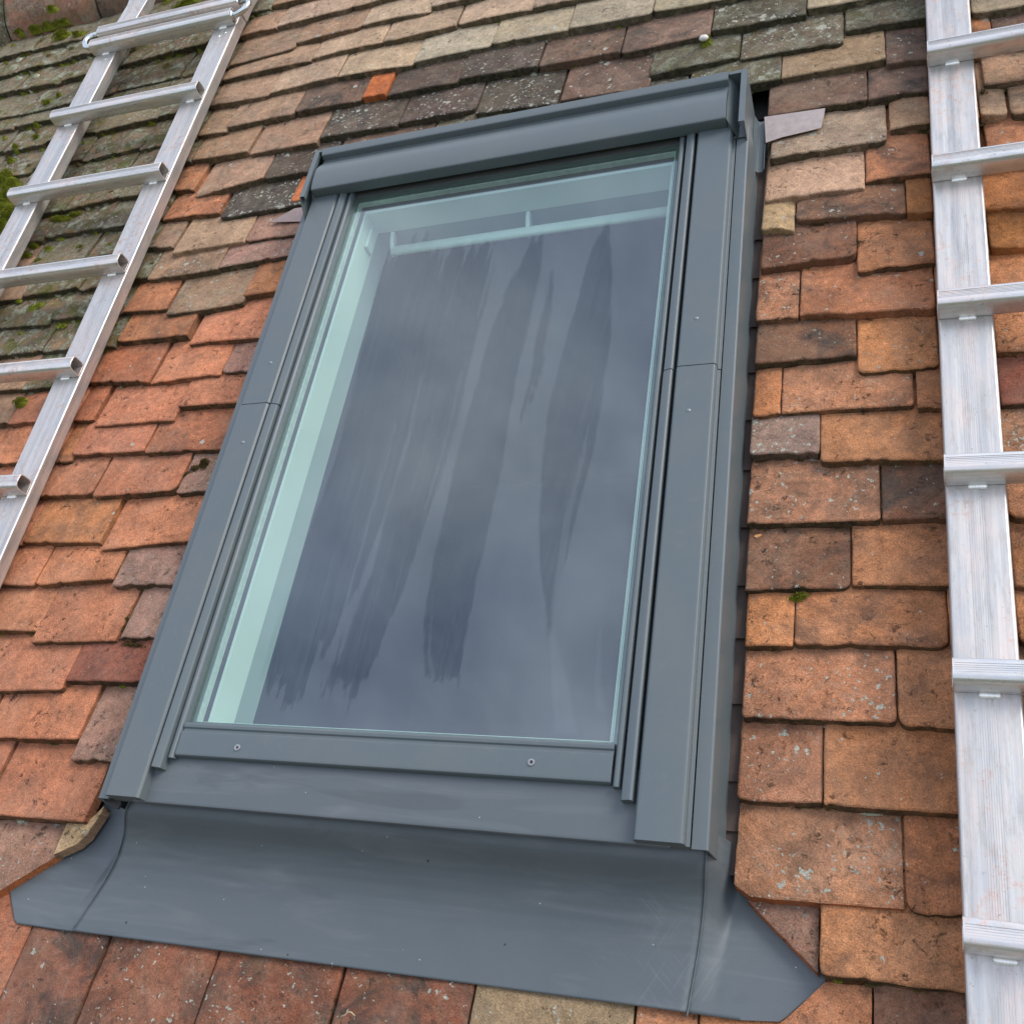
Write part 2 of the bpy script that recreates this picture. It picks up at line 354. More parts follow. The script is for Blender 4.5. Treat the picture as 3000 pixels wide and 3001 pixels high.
row(ZR, ('C',462,1138,1030,1068,'tan'),('C',1037,1030,1408,975,'o2'),('C',1690,950,1730,945,'o2'),('C',1735,945,2200,900,'o2'))
row(ZR, ('C',445,1310,632,1305,'yel'),('C',640,1255,1268,1205,'dbo'),('C',1270,1215,1418,1205,'oc'),('C',1700,1190,2200,1165,'oc'))
row(ZR, ('C',440,1525,985,1455,'dbo'),('C',988,1545,1430,1485,'o2'),('C',1740,1415,2150,1400,'oc'))
row(ZR, ('C',412,1820,655,1800,'orl'),('C',662,1795,1432,1750,'o2'),('C',1745,1690,2200,1670,'orr'))
row(ZR, ('F',408,135,982,85,'dbo'),('F',990,190,1455,150,'orr'),('F',1775,65,2200,50,'orr'))
row(ZR, ('F',395,430,550,425,'orr'),('F',556,410,1310,365,'orl'),('F',1330,385,1780,378,'orr'),('F',1800,360,2250,365,'red'))
row(ZR, ('F',380,650,775,645,'lil'),('F',779,690,1490,675,'orr'),('F',1495,680,1800,665,'orr'))
row(ZR, ('F',365,1040,1120,1020,'orl'),('F',1130,1015,1600,1010,'dbo'),('F',1845,1010,2300,1010,'orr'))
row(ZR, ('F',350,1410,950,1400,'dbo'),('F',960,1388,1600,1385,'orr'),('F',1880,1395,2300,1395,'orr'))
row(ZR, ('F',350,1725,625,1728,'orr'),('F',631,1725,1512,1725,'o2'),('F',1517,1725,1900,1730,'orr'))
row(ZR, ('I',332,200,1210,235,'orl'),('I',1224,255,1700,275,'orr'))
row(ZR, ('I',305,665,790,685,'orl'),('I',797,700,1700,760,'orr'))
row((Puv('I',1268,1300)[0],1.55), ('I',1268,1300,1900,1370,'o2'))
row((Puv('I',775,1660)[0],1.55), ('I',775,1660,1700,1770,'orr'))
row((Puv('I',1085,2140)[0],1.55), ('I',1085,2140,2100,2250,'dbo'))
row(ZL, ('A',915,1245,1232,1205,'o2'),('A',1237,1240,1635,1170,'dkl'),('A',1638,1150,1800,1120,'br'))
row(ZL, ('A',855,1410,978,1400,'bb'),('A',980,1445,1382,1370,'tan'),('A',1385,1370,1720,1325,'pk'))
row(ZL, ('A',835,1590,1233,1530,'bb'),('A',1237,1520,1680,1437,'pk'))
row(ZL, ('A',695,1770,938,1755,'o2'),('A',942,1790,1372,1725,'bb'),('A',1376,1680,1620,1645,'o2'))
row(ZL, ('A',660,1940,1060,1900,'o2'),('A',1065,1948,1500,1915,'sal'))
row(ZL, ('D',500,235,842,232,'sa2'),('D',846,240,1245,190,'sal'),('D',1250,180,1440,178,'pk'))
row(ZL, ('D',410,452,523,450,'sa2'),('D',527,485,985,450,'sal'),('D',1010,375,1370,350,'sal'))
row(ZL, ('D',300,692,398,690,'o2'),('D',402,650,818,628,'sal'),('D',822,640,1280,612,'sa2'))
row(ZL, ('D',215,885,515,870,'sal'),('D',525,885,995,850,'sal'),('D',1001,865,1200,855,'pk'))
row(ZL, ('D',130,1145,568,1145,'orr'),('D',571,1185,1090,1125,'sal'))
row(ZL, ('D',-200,1380,185,1385,'sal'),('D',189,1385,633,1345,'sal'),('D',636,1385,1000,1380,'pk'))
row(ZL, ('D',-250,1640,203,1640,'sal'),('D',176,1710,655,1700,'sal'),('D',680,1685,900,1680,'pk'))
row(ZL, ('G',-100,55,350,45,'sal'),('G',378,-5,800,0,'red'))
row(ZL, ('G',-500,310,-120,312,'sal'),('G',-110,312,430,325,'sal'),('G',395,440,640,450,'pk'))
row(ZV, ('G',-550,730,-118,742,'sal'),('G',-110,745,470,790,'sal'))
_e=Puv('G',-380,1200)[0]
ROWS.append(((-2.3,_e),[[_e-.17,_e-.002,-.60,-.60,'sal']])); ROWS.append(((-2.3,_e+.01),[[_e-.10,_e+.008,-.675,-.675,'sa2']]))
# bottom courses, their tails hidden below the picture
def ju(r,x,y): return Puv(r,x,y,-.008)[0]
jb=[ju('G',20,1760)-.165, ju('G',20,1760), ju('G',510,1700), ju('G',1150,1750), ju('G',1900,1770), ju('H',730,1830), ju('H',1650,1890), .30, ju('I',1070,1850)]
bt=[]
for i in range(len(jb)-1):
    gp_=.004 if i!=3 else .009
    bt.append([jb[i]+.0008, jb[i+1]-gp_*.4, -.748, -.748-.003*(i%2), ['sa2','bot','bot','bot','bot','gl','o2','orr'][i]])
ROWS.append(((-2.3,.355),bt))
for k in range(4):
    ROWS.append(((-2.3,1.55),[[.05+.08*(k%2),.22+.08*(k%2),-.85-.1*k,-.85-.1*k,'sal']]))

def zone_code(u,v):
    q=random.random()
    if v>.75:
        if u<-.95: return 'grn' if q<.6 else 'gm'
        if u<-.6: return 'bb' if q<.6 else 'gm'
        return random.choice(['pb','bb','db','pb','pg'])
    if u<-.5:
        edge=-.95-.25*max(0,(.35-v))/.5
        if u<edge and v>.15: return 'grn' if q<.55 else ('gm' if q<.85 else 'bb')
        return random.choice(['sal','sal','sa2','o2'])
    return random.choice(['orr','o2','orr','orl','dbo','red' if v<.6 else 'bb'])
# extra courses above the traced ones
def rowv(r,u):
    ts=r[1]
    if u<=ts[0][0]: return ts[0][2]
    for t in ts:
        if u<=t[1]: return t[2]+(t[3]-t[2])*max(0,min(1,(u-t[0])/(t[1]-t[0])))
    return ts[-1][3]
vtop=ROWS[0][1][0][2]
k=0; vv=vtop+.092
while vv<1.62:
    off=(k%2)*.08
    ROWS.append((ZT,[[-.55+off,-.385+off,vv,vv+random.uniform(-.003,.003),'pb' if k<2 else 'bb']])); vv+=random.uniform(.086,.096); k+=1
def fill(zone,ts):
    u0,u1=zone; res=list(ts)
    def add(a,b,va,vb):
        if b-a<.02: return
        u=a; nn=max(1,round((b-a)/.168)); wdt=(b-a)/nn
        jit=[0]+[random.uniform(-.022,.022) if nn>1 else 0 for _ in range(nn-1)]+[0]
        for i in range(nn):
            x0=a+i*wdt+jit[i]; x1=a+(i+1)*wdt+jit[i+1]; t=(i+.5)/nn
            v=va+(vb-va)*t+random.uniform(-.007,.007); dv=random.uniform(-.004,.004)
            res.append([x0+.0012,x1-.0012,v-dv,v+dv,zone_code((x0+x1)/2,v)])
    ts=sorted(ts)
    add(u0,ts[0][0],ts[0][2],ts[0][2])
    for a,b in zip(ts,ts[1:]):
        if b[0]-a[1]>.03: add(a[1],b[0],a[3],b[2])
    add(ts[-1][1],u1,ts[-1][3],ts[-1][3])
    return res
allt=[]
for z,ts in ROWS:
    for t in fill(z,ts):
        if z is ZL and t[1]>-.575: t[1]=-.52
        if z is ZL and -.6<t[1]: t[1]=-.52
        allt.append(t)
allt.sort(key=lambda t: t[2]+t[3])
# stack them from the eaves upwards: every tile rests on the ones below
placed=[]
TILE_L=.25
def top_at(t,u,v):
    s=(u-t[0])/(t[1]-t[0]); vt=t[2]+(t[3]-t[2])*s
    return t[5]-(v-vt)*SLOPE
for t in allt:
    um=(t[0]+t[1])/2; vm=(t[2]+t[3])/2; best=None
    for q in placed:
        if q[0]<t[1]-.004 and q[1]>t[0]+.004 and q[2]<vm-.03 and vm-q[2]<.2:
            for s in (.1,.5,.9):
                u=t[0]+(t[1]-t[0])*s
                if q[0]<=u<=q[1]:
                    h=top_at(q,u,vm)
                    if best is None or h>best: best=h
    n=0 if best is None else best+TH+.0006
    n=max(-.006,min(.005,n)); n*=.8
    t.append(n+random.uniform(-.0006,.0006)); placed.append(t)

def flush(sink,name,parent,group=None):
    me=bpy.data.meshes.new(name); me.from_pydata(sink.v,[],sink.f); me.update()
    a=me.color_attributes.new('Col','FLOAT_COLOR','POINT'); a.data.foreach_set('color',[x for c in sink.c for x in (*c,1)])
    a=me.color_attributes.new('Par','FLOAT_COLOR','POINT'); a.data.foreach_set('color',[x for c in sink.p for x in c])
    me.polygons.foreach_set('use_smooth',[True]*len(me.polygons)); me.materials.append(MC)
    o=bpy.data.objects.new(name,me); COL.objects.link(o); o.parent=parent; return o
class TileSink:
    def __init__(s): s.v=[]; s.f=[]; s.c=[]; s.p=[]
SINK=TileSink()
def tile_cols(code, seed):
    c,li,mo,st=PAL[code]; rnd=random.Random(seed)
    k=rnd.uniform(.88,1.1); c=[x*q*k for x,q in zip(lin(c),(.86,.86,.84))]
    c[0]*=rnd.uniform(.96,1.05); c[2]*=rnd.uniform(.92,1.06)
    j=lambda a:max(0,min(1,a*rnd.uniform(.6,1.35)))
    return c,(j(li),j(mo),j(st))
def us_samples(w):
    a=[0,.0011,.003,.007]; m=max(8,int(w/.0075)); mid=[.007+(w-.014)*i/m for i in range(1,m)]
    return a+mid+[w-.007,w-.003,w-.0011,w] if w>.04 else [0,.0011,.003]+[w*.3,w*.5,w*.7]+[w-.003,w-.0011,w]
VS=[0,.0011,.003,.007]+[.007+.0075*i for i in range(1,18)]+[.165,.21,TILE_L]
def add_tile(t, sink, seed):
    uL,uR,vL,vR,code,n0=t; w=uR-uL
    if w<.012: return
    rnd=random.Random(seed); us=us_samples(w); nu=len(us); nv=len(VS); k0=len(sink.v)
    base,(li,mo,st)=tile_cols(code,seed)
    camb=rnd.uniform(-.001,.0035); tw=rnd.uniform(-.0038,.0038); sd=rnd.uniform(0,99)
    chip=[(rnd.uniform(0,w),rnd.uniform(.004,.012),rnd.uniform(.0015,.005)) for _ in range(rnd.choice([0,1,1,2,3]))]
    rc=[rnd.choice([.001,.002,.003,.006,.012]) for _ in range(2)]
    old=2.5 if code in('grn','gm') else (1.6 if code in('dkl','gmd','pk','o2') else 1.0)
    old*=rnd.choice([.35,.7,1,1.5])
    def edge(x):   # tail outline
        e=noise.noise(Vector((x*38,sd,1)))*.0016*old+noise.noise(Vector((x*130,sd,3)))*.0007*old
        for cx_,cw,cdp in chip:
            d=abs(x-cx_)/cw
            if d<1: e+=cdp*(1-d)**.7*.8
        for a,d in ((rc[0],x),(rc[1],w-x)):
            if d<a: e+=a-math.sqrt(max(0,a*a-(a-d)**2))
        return e
    def h(x,y):
        e=0
        for d in (x,w-x,y):
            if d<.003: e-=.0022*(1-math.sqrt(max(0,1-(1-d/.003)**2)))
        e+=noise.noise(Vector((x*22+sd,y*22,2)))*.0011*old+noise.noise(Vector((x*75+sd,y*75,5)))*.00045*old
        return e-camb*((x/w*2-1)**2)+tw*(x/w-.5)
    for j,y in enumerate(VS):
        for i,x in enumerate(us):
            vt=vL+(vR-vL)*(x/w); yy=y+edge(x)*(max(0,1-y/.02))
            xx=x
            if i in(0,nu-1): xx+=noise.noise(Vector((y*45,sd+i,7)))*.0009
            sink.v.append((uL+xx, vt+yy, n0-SLOPE*yy+h(x,y)))
    for j in range(nv-1):
        for i in range(nu-1):
            a=k0+j*nu+i; sink.f.append((a,a+1,a+nu+1,a+nu))
    sink.c+=[base]*(nu*nv); sink.p+=[(li,mo,st,0)]*(nu*nv)
    # walls: tail then the two sides
    path=[k0+j*nu for j in range(nv-1,-1,-1)]+[k0+i for i in range(1,nu)]+[k0+j*nu+nu-1 for j in range(1,nv)]
    kk=len(sink.v); m=len(path); rowsn=4
    for r in range(0,rowsn):
        for q in path:
            x,y,n=sink.v[q]; f=r/(rowsn-1)
            jit=noise.noise(Vector((x*90+sd,y*90,r*3)))*.0009*old*(1 if r else 0)
            inn=.0006*f+jit*(1 if r<rowsn-1 else .3)
            sx=inn if abs(x-uL)<w*.02 else(-inn if abs(x-uR)<w*.02 else 0)
            sink.v.append((x+sx, y+(inn if sx==0 else 0)-.16*TH*f, n-TH*f))
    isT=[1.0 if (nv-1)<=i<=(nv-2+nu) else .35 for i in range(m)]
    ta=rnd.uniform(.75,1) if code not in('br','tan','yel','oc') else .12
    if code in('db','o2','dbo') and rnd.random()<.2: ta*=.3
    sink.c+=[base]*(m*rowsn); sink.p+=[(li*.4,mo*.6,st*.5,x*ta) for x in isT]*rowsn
    for r in range(rowsn-1):
        for i in range(m-1):
            a=kk+r*m+i; b=a+1; c_=a+m; d_=c_+1
            sink.f.append((a,c_,d_,b))
def special(code,um,vm):
    if code=='br': return 'bright orange sliver of tile above the hood' if um>-.5 else 'bright orange piece of tile tucked beside the hood'
    if code=='yel': return 'small pale yellow cut tile beside the window'
for i,t in enumerate(placed):
    lb=special(t[4],t[0],t[2])
    if lb:
        sk_=TileSink(); add_tile(t,sk_,1000+i); tag(flush(sk_,'cut_tile',roof),lb)
    else: add_tile(t,SINK,1000+i)

def poly_tile(pts, code, n0, seed, sink, edge_code=None):
    """a cut tile: top-face outline (photo measurements on the roof) with real thickness"""
    P_=[Vector((*Puv(r,x,y,n0),0)) for r,x,y in pts]
    vmin=min(p.y for p in P_); base,(li,mo,st)=tile_cols(code,seed); ec=tile_cols(edge_code or code,seed+1)[0]
    out=[]
    for a,b in zip(P_,P_[1:]+P_[:1]):
        m=max(1,int((b-a).length/.006))
        for i in range(m):
            q=a.lerp(b,i/m); q.x+=noise.noise(Vector((q.x*60,q.y*60,seed)))*.0008; q.y+=noise.noise(Vector((q.x*60,q.y*60,seed+9)))*.0008; out.append(q)
    m=len(out); area=sum(out[i].x*out[(i+1)%m].y-out[(i+1)%m].x*out[i].y for i in range(m))
    if area<0: out.reverse()
    hh=lambda q:n0-SLOPE*(q.y-vmin)+noise.noise(Vector((q.x*30,q.y*30,seed)))*.0006
    ins=[]
    for i in range(m):
        d=out[(i+1)%m]-out[i-1]; d.normalize(); ins.append(out[i]+Vector((-d.y,d.x,0))*.0014)
    k0=len(sink.v)
    for q in out: sink.v.append((q.x,q.y,hh(q)-.0010))
    for q in ins: sink.v.append((q.x,q.y,hh(q)))
    for i in range(m): j=(i+1)%m; sink.f.append((k0+i,k0+j,k0+m+j,k0+m+i))
    for tri in geometry.tessellate_polygon([[Vector((q.x,q.y,0)) for q in ins]]): sink.f.append(tuple(k0+m+i for i in (tri if True else tri)))
    sink.c+=[base]*(2*m); sink.p+=[(li,mo,st,0)]*(2*m)
    kk=len(sink.v)
    for f in (0.0,.5,1):
        for q in out: sink.v.append((q.x,q.y-.16*TH*f,hh(q)-.0010-TH*f))
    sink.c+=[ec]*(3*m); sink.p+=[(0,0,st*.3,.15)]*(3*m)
    for r in range(2):
        for i in range(m):
            j=(i+1)%m; sink.f.append((kk+r*m+i,kk+(r+1)*m+i,kk+(r+1)*m+j,kk+r*m+j))
_s=TileSink(); poly_tile([('G',-350,780),('G',0,760),('G',362,790),('G',352,812),('G',290,972),('G',170,1052),('G',0,1168),('G',-120,1250),('G',-400,1225)],'pk',-.001,51,_s,'br'); tag(flush(_s,'cut_tile',roof),'cut tile with a bright orange sawn edge left of the apron')
_s=TileSink(); poly_tile([('G',358,790),('G',480,770),('G',560,690),('G',552,720),('G',476,862),('G',420,915),('G',300,975)],'yel',-.004,52,_s,'tan'); tag(flush(_s,'cut_tile',roof),'pale yellow cut corner tile at the left corner of the window')
_s=TileSink(); poly_tile([('G',-380,1225),('G',-110,1180),('G',10,1182),('G',34,1230),('G',40,1300),('G',0,1440),('G',-330,1500)],'yel',-.013,53,_s,'tan'); tag(flush(_s,'cut_tile',roof),'yellowish broken tile at the left end of the apron')
_s=TileSink(); poly_tile([('I',318,620),('I',1232,650),('I',1252,1285),('I',800,1250),('I',385,1215),('I',288,1140)],'orl',.0,54,_s,'br'); tag(flush(_s,'cut_tile',roof),'large tile with its lower left corner cut off beside the apron')
_s=TileSink(); poly_tile([('I',360,1225),('I',770,1250),('I',766,1648),('I',580,1455),('I',430,1300)],'pk',-.006,55,_s,'br'); tag(flush(_s,'cut_tile',roof),'narrow triangular cut tile at the right of the apron')
_s=TileSink(); poly_tile([('I',800,1690),('I',1068,1715),('I',1068,2110),('I',330,2070),('I',555,1925),('I',690,1800)],'o2',-.003,56,_s,'br'); tag(flush(_s,'cut_tile',roof),'tile cut diagonally at the right tip of the apron')
flush(SINK,'tile_covering',roof)

# ridge tiles in the top left corner
def ridge(parent, uA, uB, code, seed):
    s=TileSink(); R_=.135; vc=1.775; nc=-.055; ku=28; ka=30; base,(li,mo,st)=tile_cols(code,seed)
    for sh,(rad) in enumerate((R_,R_-.016)):
        for i in range(ku+1):
            for j in range(ka+1):
                a=math.radians(-8+196*j/ka); u=uA+(uB-uA)*i/ku
                r=rad+noise.noise(Vector((u*20,j*.6,seed)))*.002+noise.noise(Vector((u*70,j*2,seed)))*.0008
                s.v.append((u,vc-r*math.cos(a)*1.15,nc+r*math.sin(a)))
    W=ka+1; Q=(ku+1)*W
    for i in range(ku):
        for j in range(ka):
            a=i*W+j; s.f.append((a,a+W,a+W+1,a+1)); s.f.append((Q+a,Q+a+1,Q+a+W+1,Q+a+W))
    for i in range(ku):
        for j in (0,ka): a=i*W+j; s.f.append((a,a+W,Q+a+W,Q+a))
    for j in range(ka):
        for i in (0,ku): a=i*W+j; s.f.append((a,a+1,Q+a+1,Q+a))
    s.c=[base]*len(s.v); s.p=[(li,mo,st,.0)]*len(s.v)
    return flush(s,'ridge_tile',parent)
gg=ridge(roof,-2.25,-1.80,'gm',71); rt=ridge(roof,-1.795,-1.475,'rdg',72); tag(rt,'orange-brown ridge tile with bare clay face'); ridge(roof,-1.47,-1.03,'dbl',73); ridge(roof,-1.025,-.58,'gm',74)
ridge(roof,-.575,-.13,'bb',75); ridge(roof,-.125,.32,'db',76); ridge(roof,.325,.77,'bb',77); ridge(roof,.775,1.22,'db',78)
# underlay (dark), with the opening of the skylight left out
UL0,UL1,VL0,VL1=-.47,.29,-.44,.72
mb=MB()
for a in ((-2.3,UL0,-1.3,1.72),(UL1,1.55,-1.3,1.72),(UL0,UL1,-1.3,VL0),(UL0,UL1,VL1,1.72)): mb.box(a[0],a[1],a[2],a[3],-.085,-.05)
mb.out('underlay',MDARK,roof)

# ---------------------------------------------------------------- the skylight
sk = thing('skylight','grey metal framed roof window set in the tiled roof, glass smeared with cleaning streaks','roof window',(-.091,-.61,-.01))
U0=-.091
def sgn(s,a,b): return (U0+a,U0+b) if s>0 else (U0-b,U0-a)
# side cladding covers, an upper and a lower piece each side
def cover(s,v0,v1,nt_,drop):
    a,b=sgn(s,.3275,.3825)
    pr=[(a,nt_-.030),(a,nt_-.004),(a+.0025,nt_-.0006),(a+.006,nt_)]+[(b-.006,nt_),(b-.0025,nt_-.0006),(b,nt_-.004),(b,nt_-.014)]
    if s>0: pr+= [(b+.0035,nt_-.0145),(b+.0035,nt_-.030)]
    else: pr=[(a-.0035,nt_-.030),(a-.0035,nt_-.0145),(a,nt_-.014)]+pr[1:]+[(b,nt_-.030)]
    m=MB().prism(pr,v0,v1,'v')
    return m.out('side_cladding',MG,sk,bevel=.0006)
VJ=.1745
for s in (1,-1):
    c=cover(s,-.4545,VJ,.0765,0); 
    d=cover(s,VJ+.0022,.650,.0750,0)
    a,b=sgn(s,.3275,.3825)
    for own,vv in ((c,.100),(d,.2585)):
        mm=MB(); r=.0030; top=.0765 if own is c else .0750
        cx_=Puv('F',33,393,.0765)[0] if s>0 else Puv('D',1372,577,.0765)[0]
        ring=[(cx_+r*math.cos(t*math.pi/8),vv+r*math.sin(t*math.pi/8)) for t in range(16)]
        k=len(ring); vs=[(x,y,top) for x,y in ring]+[(cx_+(x-cx_)*.72,vv+(y-vv)*.72,top+.0011) for x,y in ring]
        mm.add(vs,[(i,(i+1)%k,k+(i+1)%k,k+i) for i in range(k)]+[tuple(range(k,2*k))]).out('rivet',MRIV,own,smooth=True)
    # side flange of the flashing with its upstand
    a,b=sgn(s,.3875,.4055)
    if s>0: pr=[(a,.056),(a,.0605),(b-.002,.0605),(b,.0585),(b+.0035,-.012),(b+.0045,-.018),(b+.003,-.018),(b+.0015,-.0135),(b-.0025,.0565),(b-.004,.058)]
    else:   pr=[(b,.056),(b,.0605),(a+.002,.0605),(a,.0585),(a-.0035,-.012),(a-.0045,-.018),(a-.003,-.018),(a-.0015,-.0135),(a+.0025,.0565),(a+.004,.058)]
    MB().prism(pr,-.456,.66,'v').out('side_flashing',MG,sk,bevel=.0004)
    # narrow profiles inside the cover
    a,b=sgn(s,.3095,.3235)
    pr=[(a,.050),(a,.0705),(a+.0015,.0735),(a+.004,.0745),(b-.005,.0765),(b-.002,.0765),(b,.0745),(b,.050)]
    if s<0: pr=[(a+b-x,y) for x,y in pr]
    MB().prism(pr,-.4135,VJ-.003,'v').out('frame_strip',MG,sk,bevel=.0005)
    pr2=[(x,y-.0012) for x,y in pr]
    MB().prism(pr2,VJ-.001,.655,'v').out('frame_strip',MG,sk,bevel=.0005)
    a,b=sgn(s,.2975,.3065)
    pr=[(a,.052),(a,.0655),(a+.001,.0685),(a+.003,.0705),(b-.0025,.0705),(b-.0008,.069),(b,.067),(b,.052)]
    if s<0: pr=[(a+b-x,y) for x,y in pr]
    MB().prism(pr,-.3985,.655,'v').out('sash_strip',MG,sk,bevel=.0004)
    # rubber seals in the dark gaps
    a,b=sgn(s,.2990,.3290); MB().box(a,b,-.40,.655,.030,.050).out('seal',MRUB,sk)
# bottom frame cladding and its turned-down front
m=MB(); a,b=U0-.348,U0+.3655
m.prism([(-.375,.052),(-.375,.0585),(-.390,.0595),(-.452,.0605),(-.4555,.0595),(-.4568,.0560),(-.4560,.0540),(-.448,.0530),(-.430,.052)],a,b,'u')
m.out('lower_cladding',MA,sk,bevel=.0006)
MB().prism([(-.430,.052),(-.4460,.0525),(-.4475,.014),(-.430,.014)],U0-.372,U0+.372,'u').out('frame_front',MG,sk,bevel=.0006)
# sash bottom rail
rail=MB().prism([(-.3955,.050),(-.3955,.0655),(-.3935,.0690),(-.3900,.0697),(-.3640,.0697),(-.3615,.0690),(-.3608,.0668),(-.3575,.0668),(-.3560,.0690),(-.3520,.0695),(-.3495,.0680),(-.3485,.0640),(-.3485,.050)],U0-.2965,U0+.2955,'u').out('sash_rail',MG,sk,bevel=.0006)
for (r_,x_,y_) in (('G',1343,370),('H',1075,453)):
    su,sv=Puv(r_,x_,y_,.0700); mm=MB(); k=20; rr=[(.0044,.0697),(.0040,.0712),(.0024,.0713),(.0016,.0700),(.0,.0698)]
    vs=[]; fs=[]
    for ri,(q,h_) in enumerate(rr[:-1]):
        for i in range(k):
            qq=q*(1 if ri<2 else (1+.18*math.cos(6*i*2*math.pi/k))); vs.append((su+qq*math.cos(i*2*math.pi/k),sv+qq*math.sin(i*2*math.pi/k),h_))
    for r2 in range(3):
        for i in range(k): fs.append((r2*k+i,r2*k+(i+1)%k,(r2+1)*k+(i+1)%k,(r2+1)*k+i))
    mm.add(vs,fs).out('screw',plain('dull_screw',(.36,.38,.39),.45,.7),rail)
    MB().add([(su+.0025*math.cos(i*math.pi/8),sv+.0025*math.sin(i*math.pi/8),.07005) for i in range(16)],[tuple(range(16))]).out('screw_recess',plain('recess',(.05,.02,.015),.6),rail)
# sash top trim under the hood, a darker grey than the cladding
MB().prism([(.640,.046),(.640,.0560),(.6425,.0605),(.650,.0625),(.66,.070),(.70,.070),(.70,.046)],U0-.297,U0+.297,'u').out('sash_top_trim',paint_material('dark_trim',base=(.05,.052,.05),rough=.3,dirt=.3),sk,bevel=.0005)
# hood (top cladding)
hp=[(.6435,.0725),(.6425,.0900),(.6437,.0935),(.6465,.0950),(.662,.0975),(.680,.0985),(.694,.0975),(.706,.0935),(.716,.0880),(.7235,.0850),(.7275,.0855),(.7285,.0920),(.7300,.0965),(.7325,.0980),(.7470,.0985),(.7490,.0970),(.7490,.030),(.660,.030),(.660,.0725)]
HU0,HU1=-.4645,.2835
m=MB(); kseg=1; npf=len(hp); secs=[(HU0,0.0),(HU1,0.0)]
vs=[]
for u_,_ in secs: vs+=[(u_,a_,b_) for a_,b_ in hp]
fs=[(i,(i+1)%npf,npf+(i+1)%npf,npf+i) for i in range(npf)]+[tuple(range(npf)),tuple(range(2*npf-1,npf-1,-1))]
m.add(vs,fs).out('hood',MG,sk,bevel=.0005)
# hood brackets: sloped end cheek, upright plate with inward lip, outer channel on the right
for s in (1,-1):
    e=HU1 if s>0 else HU0; o_=(lambda x: e+s*x)
    ch=MB()
    prof=[(.7480,.094),(.7280,.086),(.706,.089),(.680,.094),(.6445,.090),(.6440,.074)]
    vs=[(o_(.0006),v_,n_) for v_,n_ in prof]+[(o_(.0165 if s>0 else .0095),v_-.004-(.012 if v_<.66 else 0),.0635) for v_,n_ in prof]
    ch.add(vs,[(i,i+1,7+i,6+i) for i in range(5)])
    ch.out('hood_cheek',MG,sk,smooth=False)
    x0=U0+(.4025 if s>0 else -.3895); x1=x0+s*.0016
    P0=[(.7485,.0965),(.6260,.0965),(.6180,.0880),(.6080,.0720),(.598,.0620),(.598,-.012),(.7485,-.012)]
    if s>0: P0=[(.7485,.0965),(.6260,.0965),(.6250,.0880),(.6235,.0640),(.6180,.0060),(.6180,-.010),(.7485,-.012)]
    pl=MB().prism(P0,min(x0,x1),max(x0,x1),'u').out('hood_bracket',MG,sk,bevel=.0003)
    lx=x0-s*.0075; MB().box(min(lx,x0),max(lx,x0),.6260,.7485,.0952,.0965).out('lip',MG,pl,bevel=.0003)
    lx2=x0-s*.0075; MB().box(min(lx2,lx2+s*.0013),max(lx2,lx2+s*.0013),.6260,.7400,.0880,.0951).out('lip',MG,pl,bevel=.0003)
    q=o_(.0006); fl0,fl1=sorted((q,x0)); MB().box(fl0,fl1,.630,.742,.0615,.0630).out('bracket_floor',MG,sk,bevel=.0003)
    bk0,bk1=sorted((q,x0)); MB().box(bk0,bk1,.7420,.7485,.0635,.0960).out('bracket_back',MG,sk,bevel=.0003)
mm=MB(); rr=.0022; su,sv=U0+.391,.660
mm.add([(su+rr*math.cos(i*math.pi/6),sv+rr*math.sin(i*math.pi/6),.0636) for i in range(12)]+[(su+rr*.7*math.cos(i*math.pi/6),sv+rr*.7*math.sin(i*math.pi/6),.0645) for i in range(12)],[(i,(i+1)%12,12+(i+1)%12,12+i) for i in range(12)]+[tuple(range(12,24))]).out('screw',MRIV,sk)
# outer channel right of the hood
cu=U0+.4045
pr=[(cu,.012),(cu+.001,.006),(cu+.003,-.002),(cu+.007,-.006),(cu+.0150,-.006),(cu+.0175,-.002),(cu+.0180,.0015),(cu+.0170,.0015),(cu+.0163,-.001),(cu+.0145,-.0048),(cu+.007,-.0048),(cu+.004,-.001)]
MB().prism(pr,.622,.742,'v').out('drip_channel',MG,sk,bevel=.0003)
# thin metal straps tucked between the tiles
def sheet(name,pts,n,m,parent,th=.0010,label=None):
    q=[(*Puv(r,x,y,n),n) for r,x,y in pts]; k=len(q)
    o=MB().add([(a,b,c) for a,b,c in q]+[(a,b,c-th) for a,b,c in q],[tuple(range(k)),tuple(range(2*k-1,k-1,-1))]+[(i,(i+1)%k,k+(i+1)%k,k+i) for i in range(k)]).out(name,m,parent)
    if label: tag(o,label)
    return o
MSTR=plain('bare_zinc_strap',(.40,.33,.30),.32,.3)
sheet('flashing_strap',[('C',462,660),('C',806,610),('C',800,648),('C',783,722),('C',560,775),('C',470,806)],.0035,MSTR,sk)
sheet('flashing_strap',[('A',1520,1256),('A',1600,1215),('A',1665,1178),('A',1790,1160),('A',1770,1250)],.0045,plain('dull_strap',(.27,.20,.18),.4,.3),sk)
